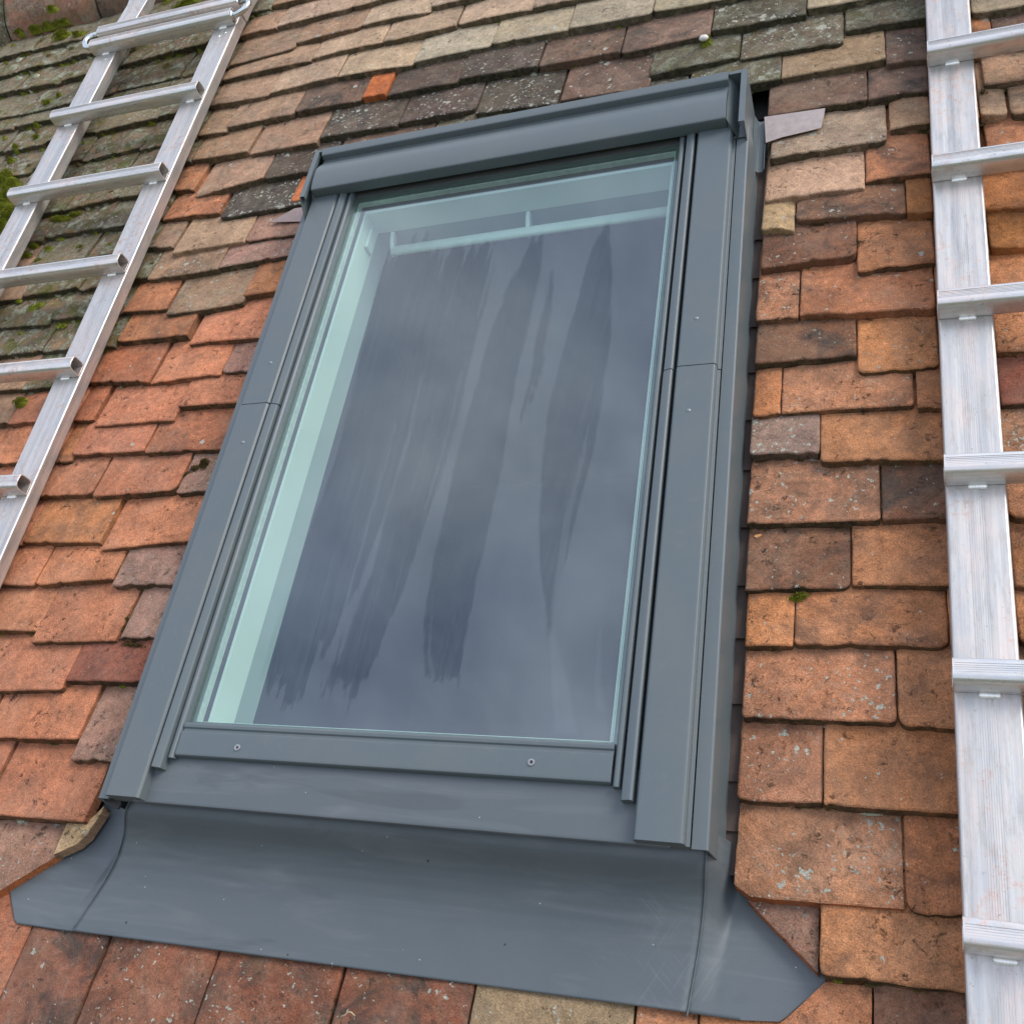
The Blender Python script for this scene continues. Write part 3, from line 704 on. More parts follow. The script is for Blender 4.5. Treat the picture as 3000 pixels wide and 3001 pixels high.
# stepped soakers in the gutter on the right
MSK=plain('shaded_dusty_zinc',(.075,.052,.042),.62,0,.3)  # dusty brown zinc, with the deep gutter's shade darkened into the colour
ys=[('C',440,975),('C',440,1366),('C',437,1582),('C',425,1858),('F',420,186),('F',400,455),('F',385,738),('F',370,1062),('F',360,1392),('F',340,1690),('I',330,130),('I',305,568),('I',300,850),('I',150,1085)]
vsx=[Puv(r,x,y,-.022)[1] for r,x,y in ys]
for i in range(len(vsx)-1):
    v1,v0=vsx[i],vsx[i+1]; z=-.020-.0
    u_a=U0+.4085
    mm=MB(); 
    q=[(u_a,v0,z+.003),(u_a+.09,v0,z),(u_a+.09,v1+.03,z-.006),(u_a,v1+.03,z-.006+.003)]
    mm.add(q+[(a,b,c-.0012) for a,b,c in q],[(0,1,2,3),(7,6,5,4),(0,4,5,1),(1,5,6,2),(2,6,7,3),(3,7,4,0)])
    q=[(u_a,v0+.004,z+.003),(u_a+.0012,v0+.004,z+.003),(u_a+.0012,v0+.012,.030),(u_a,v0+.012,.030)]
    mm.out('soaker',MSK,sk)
# ---- apron: a smooth curved sheet with a wing at each side
def apron_n(v):
    k=[(-.440,.0345),(-.4560,.0330),(-.4640,.0300),(-.4700,.0255),(-.4760,.0195),(-.484,.0120),(-.493,.0055),(-.503,.0000),(-.515,-.0055),(-.530,-.0100),(-.548,-.0125),(-.57,-.0130),(-.63,-.0128)]
    for (v0,n0),(v1,n1) in zip(k,k[1:]):
        if v<=v0 and v>=v1:
            t=(v0-v)/(v0-v1); return n0+(n1-n0)*t
    return k[0][1] if v>k[0][0] else k[-1][1]
def wing_n(u,v,side):
    d=(seamL(v)-u) if side<0 else (u-seamR(v))
    w_=max(0,min(1,d/.028)); w_=w_*w_*(3-2*w_); flat=-.0150-.142*(v+.60)
    return apron_n(v)*(1-w_)+min(flat,apron_n(v))*w_
def ap_grid(name,left,right,top,bot,m,parent,lift=0.0,nu=60,nv=60,side=0):
    """left/right: functions v->u"""
    vs=[]; fs=[]
    for j in range(nv+1):
        for i in range(nu+1):
            s_=i/nu
            v=top+(bot(s_)-top)*(j/nv)**1.0
            u=left(v)+(right(v)-left(v))*s_
            n=apron_n(v)+lift+.0010*noise.noise(Vector((u*6,v*9,1)))+.0004*noise.noise(Vector((u*20,v*20,4)))
            if v<bot(s_)+.006: n-=.0
            vs.append((u,v,n))
    W=nu+1
    for j in range(nv):
        for i in range(nu): a=j*W+i; fs.append((a,a+1,a+W+1,a+W))
    k=len(vs); vs+=[(a,b,c-.0012) for a,b,c in vs]; 
    fs+=[(k+a,k+d,k+c,k+b) for a,b,c,d in fs]
    rim=[i for i in range(W)]+[j*W+nu for j in range(1,nv+1)]+[nv*W+i for i in range(nu-1,-1,-1)]+[j*W for j in range(nv-1,0,-1)]
    fs+=[(rim[i],rim[(i+1)%len(rim)],k+rim[(i+1)%len(rim)],k+rim[i]) for i in range(len(rim))]
    return link(name,vs,fs,m,parent,smooth=True)
zl=-.0128
bl_=Puv('G',415,1410,zl); br_=Puv('I',25,1870,zl); tl_=Puv('G',722,722,.031); tr_=Puv('I',128,1015,.031)
def seamL(v):
    t=(v-bl_[1])/(tl_[1]-bl_[1]); return bl_[0]+(tl_[0]-bl_[0])*min(1.05,t)
def seamR(v):
    t=(v-br_[1])/(tr_[1]-br_[1]); return br_[0]+(tr_[0]-br_[0])*min(1.05,t)
apron=ap_grid('apron',seamL,seamR,-.441,lambda s_: bl_[1]+(br_[1]-bl_[1])*s_,MA,sk,lift=.0022,nu=90)
def wing(pts,nm,side):
    P_=[Vector(Puv(r,x,y,zl)) for r,x,y in pts]; 
    bm=bmesh.new(); vv_=[bm.verts.new((p.x,p.y,0)) for p in P_]; bm.faces.new(vv_)
    bmesh.ops.triangulate(bm,faces=bm.faces[:]); 
    for _ in range(5): bmesh.ops.subdivide_edges(bm,edges=bm.edges[:],cuts=1,use_grid_fill=True)
    bmesh.ops.remove_doubles(bm,verts=bm.verts[:],dist=1e-5)
    for v in bm.verts: v.co.z=wing_n(v.co.x,v.co.y,side)+.0006*noise.noise(Vector((v.co.x*8,v.co.y*8,3)))-.0002
    r=bmesh.ops.extrude_face_region(bm,geom=bm.faces[:]); 
    for v in [g_ for g_ in r['geom'] if isinstance(g_,bmesh.types.BMVert)]: v.co.z-=.0012
    bm.verts.ensure_lookup_table(); vs=[tuple(v.co) for v in bm.verts]; bm.verts.index_update(); fs=[tuple(v.index for v in f.verts) for f in bm.faces]; bm.free()
    o=link(nm,vs,fs,MA,apron,smooth=True); return o
wing([('G',640,1080),('G',715,930),('G',755,780),('G',755,700),('G',730,655),('G',530,640),('G',470,800),('G',440,860),('G',200,985),('G',-20,1120),('G',36,1178),('G',78,1345),('G',92,1366),('G',400,1411),('G',450,1404)],'apron_wing',-1)
wing([('I',100,1120),('I',120,900),('I',330,900),('I',335,1090),('I',420,1200),('I',600,1360),('I',815,1640),('I',800,1712),('I',690,1805),('I',600,1885),('I',548,1921),('I',320,1912),('I',15,1869)],'apron_wing',1)
# ridge of the folded seams
for f,sd_ in ((seamL,-1),(seamR,1)):
    pth=[(f(v)+sd_*.0010,v,apron_n(v)+.0024) for v in [-.446-.004*i for i in range(42)]]
    MB().tube(pth,.0009,8).out('seam',MA,apron,smooth=True)
# corner pieces below the covers
_q=[Puv('G',x,y,.046) for x,y in ((556,657),(650,662),(690,672),(683,700),(668,720),(640,708),(600,688))]
MB().prism(_q,.044,.0475,'n').out('corner_piece',MRUB,sk,bevel=.001)
# ---- glass with its drying film (white residue wiped away by the streaks)
def poly_in(px,py,poly):
    c=False; j=len(poly)-1
    for i in range(len(poly)):
        xi,yi=poly[i]; xj,yj=poly[j]
        if (yi>py)!=(yj>py) and px<(xj-xi)*(py-yi)/(yj-yi)+xi: c=not c
        j=i
    return c
def edge_x(line,y):
    if y<=line[0][1]: return None
    for (x0,y0),(x1,y1) in zip(line,line[1:]):
        if y0<=y<=y1: return x0+(x1-x0)*(y-y0)/(y1-y0)
    return None
DSP=1.5536
STR=[ # left edge line, right edge line (display px), roughness of the ends
 ([(755,455),(712,530),(690,620),(668,720),(632,860),(580,1010),(540,1130),(492,1235),(486,1305)],[(800,455),(830,470),(826,560),(800,700),(770,830),(730,960),(680,1100),(610,1230),(560,1305)],1.3),
 ([(850,468),(828,500),(815,580),(796,700),(770,830),(730,960),(700,1080),(650,1200),(600,1295)],[(935,468),(918,560),(893,660),(868,780),(835,900),(795,1010),(760,1120),(720,1225),(668,1295)],1.3),
 ([(1020,432),(985,478),(950,560),(920,640),(888,760),(860,860),(838,960),(815,1060),(798,1170),(800,1282)],[(1028,432),(1022,500),(1006,580),(982,680),(962,780),(947,880),(930,970),(905,1070),(885,1170),(866,1282)],.6),
 ([(1040,505),(1022,580),(1005,660),(995,720),(978,800)],[(1046,505),(1042,580),(1022,680),(1003,740),(983,800)],1.0),
 ([(1140,422),(1108,490),(1082,590),(1052,690),(1030,790),(1022,880),(1014,980),(1018,1080),(1030,1160),(1032,1215)],[(1150,422),(1156,520),(1152,640),(1138,740),(1122,840),(1100,930),(1078,1020),(1055,1110),(1042,1180),(1036,1215)],.7),
]
LIGHT=[([(745,800),(700,960),(660,1100),(625,1230)],[(749,800),(706,960),(666,1100),(634,1230)]),
       ([(1110,800),(1085,900),(1068,960),(1052,1060),(1040,1150)],[(1113,800),(1094,900),(1080,960),(1066,1060),(1056,1150)]),
       ([(960,930),(955,960)],[(964,930),(960,960)]),
       ([(812,1160),(806,1230),(812,1285)],[(815,1160),(812,1230),(822,1285)]),
       ([(870,700),(842,820),(800,960)],[(873,700),(846,820),(805,960)])]
DRIP=[([(1035,1195),(1040,1290),(1046,1385)],[(1046,1195),(1072,1290),(1088,1385)]),([(1128,1180),(1120,1290),(1124,1345)],[(1135,1180),(1134,1290),(1146,1345)])]
GN=.0600
gu0,gu1,gv0,gv1=U0-.300,U0+.300,-.352,.648
def film(x,y):
    """x,y display px -> residue amount"""
    X=x/DSP; Y=y/DSP; w_=0.0
    for le,re,rg in STR:
        # warp along the stroke so the ends fray
        sx=X+.28*(Y-900)                       # coordinate across strokes
        fr=(noise.noise(Vector((sx*.11,Y*.002,rg)))*38+noise.noise(Vector((sx*.33,Y*.004,rg+2)))*22)*rg
        y2=Y+(fr if (Y<le[0][1]+130 or Y>le[-1][1]-130) else fr*.15)
        y2=min(max(y2,le[0][1]-200),le[-1][1]+200)
        a=edge_x(le,y2); b=edge_x(re,y2)
        if a is None or b is None: continue
        j=noise.noise(Vector((Y*.03,rg,1)))*2.0+noise.noise(Vector((sx*.5,Y*.01,1)))*1.6
        d=min(X-a+j,b-X+j)
        if d>0:
            e=min(1,d/(3.5 if rg>1.2 else 2.6))
            tx=.86+.30*noise.noise(Vector((sx*.35,Y*.006,6)))+.12*noise.noise(Vector((sx*1.1,Y*.012,8)))
            if rg>1.2: tx-=.02+.55*max(0,noise.noise(Vector((sx*.30,Y*.003,16)))-.12)
            w_=max(w_,e*min(1,tx))
    for le,re in LIGHT:
        a=edge_x(le,Y); b=edge_x(re,Y)
        if a is None: continue
        j=noise.noise(Vector((Y*.02,4,1)))*2
        if a+j<X<b+j: w_*=.35
    f=1-w_
    for le,re in DRIP:
        a=edge_x(le,Y); b=edge_x(re,Y)
        if a is not None and a<X<b: f+=.35*min(1,(X-a)/2,(b-X)/2)
    f*=.80+.22*noise.noise(Vector((X*.012,Y*.006,9)))+.10*noise.noise(Vector((X*.05,Y*.02,12)))
    if Y>1350: f+=.3*(Y-1350)/40
    return max(0,min(1.3,f))
nx,ny=250,400
vs=[]; fc=[]
for j in range(ny+1):
    for i in range(nx+1):
        u=gu0+(gu1-gu0)*i/nx; v=gv0+(gv1-gv0)*j/ny; vs.append((u,v,GN)); X,Y=to_px(u,v,GN); fc.append(film(X,Y))
W=nx+1; fs=[(j*W+i,j*W+i+1,(j+1)*W+i+1,(j+1)*W+i) for j in range(ny) for i in range(nx)]
mgl,t,p=mat('window_glass'); t.nodes.remove(p)
outn=[n for n in t.nodes if n.type=='OUTPUT_MATERIAL'][0]
at=t.nodes.new('ShaderNodeAttribute'); at.attribute_name='Film'
tcg=t.nodes.new('ShaderNodeTexCoord').outputs['Object']
gl=t.nodes.new('ShaderNodeBsdfGlossy'); gl.inputs['Roughness'].default_value=.015; gl.inputs['Color'].default_value=(.80,.92,1,1)
tr=t.nodes.new('ShaderNodeBsdfTransparent'); tr.inputs['Color'].default_value=(.80,.965,.90,1)
geo_=t.nodes.new('ShaderNodeNewGeometry'); dt_=t.nodes.new('ShaderNodeVectorMath'); dt_.operation='DOT_PRODUCT'
t.links.new(geo_.outputs['Incoming'],dt_.inputs[0]); t.links.new(geo_.outputs['Normal'],dt_.inputs[1])
cs_=mth(t,'ABSOLUTE',dt_.outputs['Value']); k_=mth(t,'POWER',mth(t,'SUBTRACT',1.0,cs_),5.0)
k_=mth(t,'ADD',mth(t,'MULTIPLY',k_,.88),.145,clamp=True)
ms=t.nodes.new('ShaderNodeMixShader'); t.links.new(k_,ms.inputs[0]); t.links.new(tr.outputs[0],ms.inputs[1]); t.links.new(gl.outputs[0],ms.inputs[2])
df=t.nodes.new('ShaderNodeBsdfDiffuse'); df.inputs['Color'].default_value=(.68,.77,.84,1)
ms2=t.nodes.new('ShaderNodeMixShader'); sp_=noi(t,tcg,260,3,.7)
fl=mth(t,'MULTIPLY',at.outputs['Fac'],.060); fl=mth(t,'ADD',fl,mth(t,'MULTIPLY',ramp_out(t,sp_,.80,.82),.5)); fl=mth(t,'ADD',fl,.012)
t.links.new(fl,ms2.inputs[0]); t.links.new(ms.outputs[0],ms2.inputs[1]); t.links.new(df.outputs[0],ms2.inputs[2]); t.links.new(ms2.outputs[0],outn.inputs[0])
gob=link('glass_pane',vs,fs,mgl,sk)
aa=gob.data.attributes.new('Film','FLOAT','POINT'); aa.data.foreach_set('value',fc)
# inner frame seen through the glass
iu0,iu1,iv0,iv1=U0-.281,U0+.281,-.338,.622
def ringbox(name,a0,a1,b0,b1,wd,n0,n1,m,parent,bev=.001):
    mm=MB()
    mm.box(a0-wd,a0,b0-wd,b1+wd,n0,n1); mm.box(a1,a1+wd,b0-wd,b1+wd,n0,n1)
    mm.box(a0,a1,b0-wd,b0,n0,n1); mm.box(a0,a1,b1,b1+wd,n0,n1)
    return mm.out(name,m,parent)
ringbox('glazing_edge',U0-.291,U0+.291,-.345,.634,.012,.0545,.0585,plain('glazing_edge_green',(.05,.075,.04),.4),sk)
ringbox('edge_highlight',U0-.2925,U0+.2925,-.3465,.6355,.003,.0515,.0540,plain('olive_highlight',(.42,.50,.26),.35),sk)  # strip added to paint a thin olive highlight along the glass edge
ringbox('glazing_spacer',U0-.2885,U0+.2885,-.343,.632,.0035,.0440,.0535,plain('spacer',(.72,.76,.70),.3,.3),sk)
ringbox('glazing_seal',U0-.285,U0+.285,-.341,.628,.012,.0385,.0435,MRUB,sk)
ringbox('inner_sash',iu0,iu1,iv0,iv1,.02,-.012,.0380,MWOOD,sk)
_dt,_t,_p = mat('shaded_timber'); _p.inputs['Base Color'].default_value=(.33,.37,.36,1)  # white timber darkened so the deeper frame looks less lit
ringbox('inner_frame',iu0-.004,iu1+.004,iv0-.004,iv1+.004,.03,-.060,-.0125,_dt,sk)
# ventilation bar
vb=MB(); a0=U0-.252; a1=U0+.275; vc_,nc_=.590,-.030
prf=[(vc_+.0105*math.cos(q*math.pi/8),nc_+.0075*math.sin(q*math.pi/8)) for q in range(16)]
vbar=vb.prism(prf,a0,a1,'u').out('ventilation_bar',MWOOD,sk,smooth=True)
for ua in (a0-.003,U0+.012,a1-.004):
    MB().prism([(.6215,-.012),(.6215,-.022),(.612,-.027),(.600,-.032),(.589,-.038),(.582,-.037),(.590,-.024),(.600,-.019),(.610,-.015)],ua,ua+.0075,'u').out('bar_bracket',MWOOD,vbar,bevel=.0006)
MB().box(iu0+.0002,iu0+.006,.560,.605,-.004,.018).out('pivot_hinge',MWOOD,sk,bevel=.002)
# dim room behind, closed box
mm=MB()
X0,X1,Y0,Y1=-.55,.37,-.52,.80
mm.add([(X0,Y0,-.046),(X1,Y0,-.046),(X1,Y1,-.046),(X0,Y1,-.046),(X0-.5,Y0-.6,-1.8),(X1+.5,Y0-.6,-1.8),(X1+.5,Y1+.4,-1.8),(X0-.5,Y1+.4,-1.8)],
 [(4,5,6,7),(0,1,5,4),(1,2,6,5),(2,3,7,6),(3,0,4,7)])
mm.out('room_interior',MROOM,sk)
# frame body closing the gaps between seals and roof
mm=MB(); ob=(U0-.385,U0+.385,-.430,.735); ib=(iu0-.035,iu1+.035,iv0-.035,iv1+.035)
mm.box(ob[0],ib[0],ob[2],ob[3],-.09,.048); mm.box(ib[1],ob[1],ob[2],ob[3],-.09,.048); mm.box(ib[0],ib[1],ob[2],ib[2],-.09,.048); mm.box(ib[0],ib[1],ib[3],ob[3],-.09,.048)
mm.out('frame_body',MRUB,sk)

# ---------------------------------------------------------------- ladders
# each ladder is built in its own frame: x along the rungs, y along the rails, z=0 is the rails' top face
def ladder_thing(name,label,origin,rx,ry,rz):
    o=thing(name,label,'ladder',(0,0,0))
    o.matrix_world=Matrix.Translation(M3@Vector(origin))@M4@Matrix.Rotation(rz,4,'Z')@Matrix.Rotation(ry,4,'Y')@Matrix.Rotation(rx,4,'X')
    return o
def make_rung(lad, u0, u1, v, weld_us):
    """v = lower front edge; open tube 28 x 29 mm with a rounded upper front edge"""
    o_=[(v,.0005),(v-.0005,.012),(v,.020),(v+.0015,.0250),(v+.0050,.0283),(v+.010,.0295),(v+.024,.0290),(v+.0275,.0265),(v+.0285,.021),(v+.0285,.0065),(v+.025,.0005)]
    cv,cn=v+.014,.0150; i_=[(cv+(a-cv)*.86,cn+(b-cn)*.86) for a,b in o_]
    m=MB(); hollow(m,o_,i_,u0,u1,'u')
    r=m.out('rung',MALU,lad,bevel=.0004)
    g_=MB()
    for q in range(5): g_.box(u0+.002,u1-.002,v+.0115+q*.0024,v+.0121+q*.0024,.0288,.0297)
    g_.out('tread',MALU,r)
    for wu in weld_us:
        mm=MB(); rnd=random.Random(int(wu*1000+v*100)); L_=.014
        for q in range(6):
            x=wu-L_/2+L_*q/5; R2=.0030+rnd.uniform(0,.0008); k=8; ring=[]
            for a in range(k+1):
                for b in range(k):
                    th=math.pi*a/k; ph=2*math.pi*b/k
                    ring.append((x+R2*math.sin(th)*math.cos(ph)*1.1,v-.0022+R2*math.sin(th)*math.sin(ph)*1.15,.0010+R2*.8*math.cos(th)))
            mm.add(ring,[(a*k+b,a*k+(b+1)%k,(a+1)*k+(b+1)%k,(a+1)*k+b) for a in range(k) for b in range(k)])
        mm.out('weld',MWELD,r,smooth=True)
    return r
def make_rail(lad, uc, v0, v1, wd=.061, dep=.026, grooves=True):
    o_=rounded(uc-wd/2,uc+wd/2,-dep,0,.003,3); i_=rounded(uc-wd/2+.002,uc+wd/2-.002,-dep+.002,-.002,.001,3)
    m=MB(); hollow(m,o_,i_,v0,v1,'v'); r=m.out('rail',MALV,lad)
    if grooves:
        g_=MB()
        for q in range(8): g_.box(uc-.0085+q*.0023,uc-.0076+q*.0023,v0+.001,v1-.001,-.0002,.00038)
        g_.out('grip_ribs',MALV,r)
    return r
LO=(-.8926,1.328,.0474); LR=(.0053,.0245,.0016)
ll = ladder_thing('roof_ladder','aluminium ladder lying on the mossy tiles left of the skylight',LO,*LR)
rails=[make_rail(ll,-.0305,-2.1,.042,grooves=False),make_rail(ll,-.3785,-2.1,.036,wd=.063,grooves=False)]
for k in range(8):
    make_rung(ll,-.4125,-.0025,0 if k==0 else -.258-(k-1)*.2562,(-.0335,-.3765))
for rr_,uc_ in zip(rails,(-.0305,-.3785)):
    for du,dv in ((-.006,-.030),(.009,-.022)):
        mm=MB()
        mm.add([(uc_+du+.0034*math.cos(i*math.pi/6),dv+.0034*math.sin(i*math.pi/6),.0002) for i in range(12)]+[(uc_+du+.002*math.cos(i*math.pi/6),dv+.002*math.sin(i*math.pi/6),.0014) for i in range(12)],
           [(i,(i+1)%12,12+(i+1)%12,12+i) for i in range(12)]+[tuple(range(12,24))]).out('rivet',MSTEEL,rr_)
# upper section hooked over the ridge
lu = ladder_thing('roof_ladder_extension','short bent ladder section running up over the ridge above the left ladder',LO,*LR)
def bent_rail(uc):
    path=[(.046,0),(.10,0),(.14,-.001),(.20,.000),(.25,.010),(.31,.045),(.37,.085),(.43,.098),(.49,.085)]
    wd,dep=.062,.026; vs=[]; fs=[]
    for v_,dn in path:
        sh=max(0,v_-.09)*.10
        for a,b in ((-wd/2,-dep),(wd/2,-dep),(wd/2,0),(-wd/2,0)): vs.append((uc+a+sh,v_,dn+b))
    for i in range(len(path)-1):
        for j in range(4): fs.append((i*4+j,i*4+(j+1)%4,(i+1)*4+(j+1)%4,(i+1)*4+j))
    fs+=[(0,1,2,3),tuple(range(len(vs)-4,len(vs)))]
    return link('rail',vs,fs,MALV,lu,bevel=.002)
bent_rail(-.030); bent_rail(-.375)
make_rung(lu,-.4095,.0005,.0505,(-.032,-.374))
for s_,uu,lab in ((1,-.0025,'right'),(-1,-.4125,'left')):
    va,vb_=.0145,.0650; RX=.030 if s_>0 else .024; R2=(vb_-va)/2
    pth=[(uu-s_*.035,va,.015),(uu-s_*.004,va,.015),(uu+s_*.006,va,.015)]
    for i in range(1,14):
        a=-math.pi/2+math.pi*i/14; pth.append((uu+s_*(.006+RX*math.cos(a)),(va+vb_)/2+R2*math.sin(a),.015+.004*math.cos(a)))
    pth+= [(uu+s_*.006,vb_,.015),(uu-s_*.004,vb_,.015),(uu-s_*.035,vb_,.015)]
    m=MB().tube(pth,.0068,14)
    for vq in (va,vb_): m.prism([(vq+.0125*math.cos(i*math.pi/8),.015+.0118*math.sin(i*math.pi/8)) for i in range(16)],uu-s_*.003,uu+s_*.0012,'u')
    b0=Vector((uu,va,.015)); o=m.out('steel_hook',MSTEEL,None,base=b0,smooth=True)
    o.matrix_world=ll.matrix_world@Matrix.Translation(b0)
    tag(o,'bent steel rod loop joining the two top rungs at their %s ends'%lab,'hook',group='steel loops joining the ladder sections')
# right ladder
lr = ladder_thing('roof_ladder','aluminium ladder with ribbed rails standing on orange tiles right of the skylight',(.5793,.7481,.0381),-.0172,-.0117,-.0199)
make_rail(lr,.03215,-1.9,.85,wd=.0643); make_rail(lr,.03215+.385,-1.9,.85,wd=.0643)
for k in range(-2,8): make_rung(lr,-.0012,.451,-.2553*k,(.034,.419))

# ---------------------------------------------------------------- moss cushions, leaf, twig
def clump(vs,fs,b,cu_,cv_,cn_,ru,rv_,h,cnt,rnd):
    k=len(vs); R_,C_=3,7
    for i in range(R_+1):
        for j in range(C_):
            f=i/R_; a=2*math.pi*j/C_; vs.append((cu_+ru*f*math.cos(a)*rnd.uniform(.8,1.1)-b[0],cv_+rv_*f*math.sin(a)*rnd.uniform(.8,1.1)-b[1],cn_-.002+h*.8*(1-f*f)-b[2]))
    for i in range(R_):
        for j in range(C_): fs.append((k+i*C_+j,k+i*C_+(j+1)%C_,k+(i+1)*C_+(j+1)%C_,k+(i+1)*C_+j))
    for _ in range(cnt):
        px=rnd.gauss(0,.5)*ru; py=rnd.gauss(0,.5)*rv_; d=(px/ru)**2+(py/rv_)**2
        if d>1.2: continue
        z=h*max(0,1-d)**.6; s=rnd.uniform(.0008,.0019); a=rnd.uniform(0,math.pi); wx,wy=math.cos(a)*s*.45,math.sin(a)*s*.45
        p0=(cu_+px-b[0],cv_+py-b[1],cn_+z-.001-b[2]); k=len(vs)
        vs+= [(p0[0]-wx,p0[1]-wy,p0[2]-.001),(p0[0]+wx,p0[1]+wy,p0[2]-.001),(p0[0]+rnd.gauss(0,.6)*s,p0[1]+rnd.gauss(0,.6)*s,p0[2]+s*1.2)]
        fs.append((k,k+1,k+2))
def moss(name,label,spots,m,group,n_lift=0.0,dens=1.0,cat='moss'):
    """spots: list of (crop,x,y,ru,rv,h) metres; each is a cushion of several overlapping lobes"""
    vs=[];fs=[]; rnd=random.Random(len(label)*31+len(spots)*7); b=None
    for r,x,y,ru,rv_,h in spots:
        cu_,cv_=Puv(r,x,y,.004+n_lift)
        if b is None: b=(cu_,cv_,n_lift)
        for q in range(7 if ru>.012 else 4):
            f=rnd.uniform(.42,.70); a=rnd.uniform(0,6.28); d=rnd.uniform(0,.62) if q else 0
            clump(vs,fs,b,cu_+ru*d*math.cos(a),cv_+rv_*d*math.sin(a),n_lift-.006,ru*f,rv_*f,(h+.004)*rnd.uniform(.7,1.05),int(max(40,ru*rv_*f*f*1.5e6)),rnd)
    me=bpy.data.meshes.new(name); me.from_pydata(vs,[],fs); me.update(); me.materials.append(m)
    o=bpy.data.objects.new(name,me); COL.objects.link(o); o.matrix_world=Matrix.Translation(M3@Vector(b))@M4
    return tag(o,label,cat,group)
G1='moss cushions on the tiles'
moss('moss_cushion','bright green moss cushion just below the orange ridge tile',[('A',355,198,.040,.022,.022)],MMOSS,G1)
moss('moss_cushion','long row of green moss along the foot of the ridge tiles',[('A',30,180,.045,.018,.020),('A',110,178,.04,.015,.016),('A',190,160,.04,.015,.016),('A',265,140,.04,.014,.016),('A',340,122,.035,.015,.016),('A',430,185,.02,.014,.012)],MMOSS,G1,.004)
moss('moss_cushion','dark green moss cushion on the orange ridge tile',[('A',285,38,.022,.014,.012)],MMOSS,G1,.07)
moss('moss_cushion','green moss cushion left of the second rung of the left ladder',[('A',262,578,.019,.018,.013)],MMOSS,G1)
moss('moss_cushion','small moss tuft above the green cushion beside the second rung',[('A',325,530,.013,.012,.009)],MMOSS,G1)
moss('moss_cushion','yellow-green moss patch below left end of the second rung',[('A',195,690,.016,.014,.008),('A',195,765,.015,.012,.008)],MMOSS,G1)
moss('moss_cushion','dark moss tuft on a tile edge at the far left',[('A',88,832,.018,.017,.012)],MMOSS,G1)
moss('moss_cushion','small moss tuft on the tile above the big left moss mass',[('A',55,895,.013,.012,.009)],MMOSS,G1)
moss('moss_cushion','large thick green moss mass at left edge beside the third rung',[('A',30,1000,.045,.035,.025),('A',70,1060,.04,.04,.028),('A',30,1130,.05,.045,.030),('A',60,1210,.04,.04,.025),('A',10,1265,.035,.035,.02)],MMOSS,G1)
moss('moss_cushion','flat olive moss patch between the ladder rails below the third rung',[('A',345,1225,.045,.018,.008),('A',420,1205,.030,.012,.007)],MMOSS,G1,-.004)
moss('moss_cushion','round moss dot between the ladder rails above the fourth rung',[('A',450,1390,.014,.010,.008)],MMOSS,G1,-.004)
moss('moss_cushion','dark moss along the tile joint between the left ladder rails',[('A',180,1385,.020,.012,.010),('A',215,1470,.025,.014,.010),('A',150,1440,.03,.015,.010),('A',235,1560-40,.02,.012,.01)],MMOSS,G1,-.004)
moss('moss_cushion','green moss above the top rung of the left ladder',[('A',1045,12,.045,.014,.014),('A',1000,30,.02,.010,.01)],MMOSS,G1)
moss('moss_cushion','lone bright moss cushion on orange tile left of the left ladder',[('D',110,335,.019,.017,.014)],MMOSS,G1)
moss('moss_cushion','brown moss clump in a tile joint beside the left window edge',[('D',1145,690,.022,.018,.010),('D',1100,715,.014,.012,.008),('D',1050,745,.010,.014,.006)],MMOSSB,G1,-.004)
moss('moss_cushion','dark moss hanging under a short tile beside the left window edge',[('D',740,1712,.020,.010,.012),('D',790,1722,.018,.009,.010),('D',700,1722,.014,.008,.009)],MMOSSB,G1,-.008)
moss('moss_cushion','thin brown moss line in the tile joint left of the window',[('D',690,1620,.006,.020,.006),('D',710,1570,.005,.014,.006)],MMOSSB,G1,-.005)
moss('moss_cushion','moss around a white lump on dark tiles above the window',[('C',130,222,.016,.012,.012)],MMOSS,G1)
moss('moss_cushion','wispy moss under the dark tile right of the window top',[('C',780,1268,.024,.007,.009),('C',700,1320,.016,.008,.007),('C',765,1310,.020,.007,.008)],MMOSSB,G1,-.010)
moss('moss_cushion','brown moss blob in the joint two courses below the small yellow tile',[('C',1000,1362,.010,.012,.009)],MMOSSB,G1,-.006)
moss('moss_cushion','green moss tuft on a tile edge right of the lower window',[('F',655,1432,.014,.008,.008)],MMOSS,G1,-.003)
moss('moss_cushion','small moss tuft in a joint right of the right ladder rail',[('C',1695,515,.010,.010,.008)],MMOSSB,G1,-.004)
moss('moss_cushion','moss in the joint just above the grey hood of the window',[('B',1215,608,.010,.007,.008)],MMOSS,G1,-.004)
gr={'g':([],[]),'d':([],[]),'c':([],[])}; rg=random.Random(31); B0=(-1.2,.9,0)
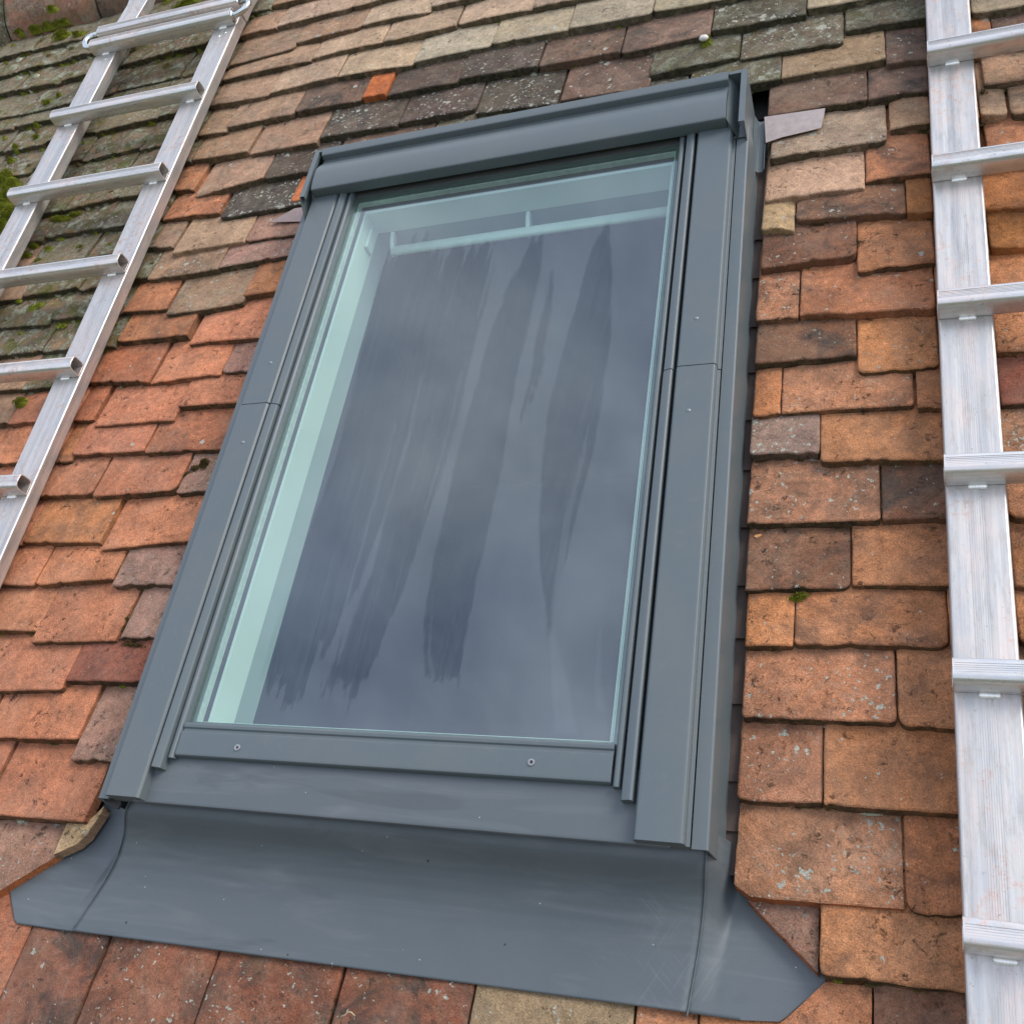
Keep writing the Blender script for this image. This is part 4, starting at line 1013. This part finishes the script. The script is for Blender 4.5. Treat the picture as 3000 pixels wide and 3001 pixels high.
for t in placed:
    uL,uR,vL,vR,code,n0=t
    if vL<-.8 or uR-uL<.03 or uR>1.2: continue
    mossy=code in('grn','gm')
    um=(uL+uR)/2
    for _ in range(rg.randint(5,10) if mossy else (rg.randint(1,4))):
        q=rg.uniform(.04,.96); u=uL+(uR-uL)*q; v=vL+(vR-vL)*q
        if -.56<u<.34 and v<.78: continue
        if u>-.58 and u<.31 and v<.80: continue
        L_=rg.uniform(.006,.020) if mossy else rg.uniform(.003,.012)
        if mossy:
            key='g' if rg.random()<.5 else ('c' if rg.random()<.5 else 'd')
            if rg.random()<.7: clump(*gr[key],B0,u,v-.0025,n0-TH+.001,L_,rg.uniform(.003,.007),rg.uniform(.004,.009),int(L_*6000),rg)
            else: clump(*gr[key],B0,u,v+rg.uniform(.01,.08),n0-.006,L_*.8,L_*rg.uniform(.4,.8),rg.uniform(.002,.006),int(L_*6000),rg)
        else:
            key='d' if rg.random()<.72 else ('g' if rg.random()<.4 else 'c')
            clump(*gr[key],B0,u,v-.002,n0-TH,L_,rg.uniform(.002,.0045),rg.uniform(.002,.0045),int(L_*5000),rg)
for key,nm,lab,mt in (('g','moss_growth','green moss growing along the tile laps, thickest on the old tiles at upper left',MMOSS),('d','lap_debris','brown dead moss and crumbs gathered along the tile laps',MMOSSB),('c','lichen_growth','pale grey-green lichen crust along the tile edges',plain('crust_lichen',(.42,.44,.32),.95,0,.1))):
    me=bpy.data.meshes.new(nm); me.from_pydata(gr[key][0],[],gr[key][1]); me.update(); me.materials.append(mt)
    o=bpy.data.objects.new(nm,me); COL.objects.link(o); o.matrix_world=Matrix.Translation(M3@Vector(B0))@M4
    tag(o,lab,'moss' if key!='c' else 'lichen',kind='stuff')
# the white lump
vs=[];fs=[]; cu_,cv_=Puv('C',118,208,.012)
for i in range(9):
    for j in range(14):
        th=math.pi*i/8; ph=2*math.pi*j/14; r=.0078*(1+.12*noise.noise(Vector((i,j*.7,2))))
        vs.append((cu_+r*1.1*math.sin(th)*math.cos(ph),cv_+r*.8*math.sin(th)*math.sin(ph),.010+r*.7*math.cos(th)))
fs=[(i*14+j,i*14+(j+1)%14,(i+1)*14+(j+1)%14,(i+1)*14+j) for i in range(8) for j in range(14)]
o=link('pebble',vs,fs,plain('chalk',(.72,.70,.62),.8),None,base=(cu_,cv_,.006),smooth=True); tag(o,'small white pebble-like lump caught in moss above the window','pebble')
# fallen leaf flake
def flake(r,x,y,s,m,label):
    a,b=Puv(r,x,y,0); q=[(-1,-.3,.1),(-.2,-.55,.0),(.9,-.1,.25),(1.1,.4,.3),(.1,.5,.05),(-.8,.2,.15)]
    vs=[(a+s*i,b+s*j,-.006+s*k+.004) for i,j,k in q]; vs+=[(x_,y_,z_-.0004) for x_,y_,z_ in vs]
    o=link('dry_leaf',vs,[(0,1,2,3,4,5),(11,10,9,8,7,6)]+[(i,(i+1)%6,6+(i+1)%6,6+i) for i in range(6)],m,None,base=(a,b,-.006)); tag(o,label,'leaf')
flake('F',425,1097,.0045,plain('leaf_orange',(.62,.30,.10),.6),'tiny curled orange leaf on the tile right of the window')
pth=[Vector((*Puv('H',x,y,.001),.001+z)) for x,y,z in ((-2,1893,.001),(25,1888,.003),(48,1868,.004),(66,1870,.004),(80,1890,.001))]
m=MB().tube([tuple(p_) for p_ in pth],.0007,6); o=m.out('twig',plain('straw',(.5,.4,.24),.7),None,base=tuple(pth[0]),smooth=True); tag(o,'thin dry straw curl on the tile below the apron','twig')
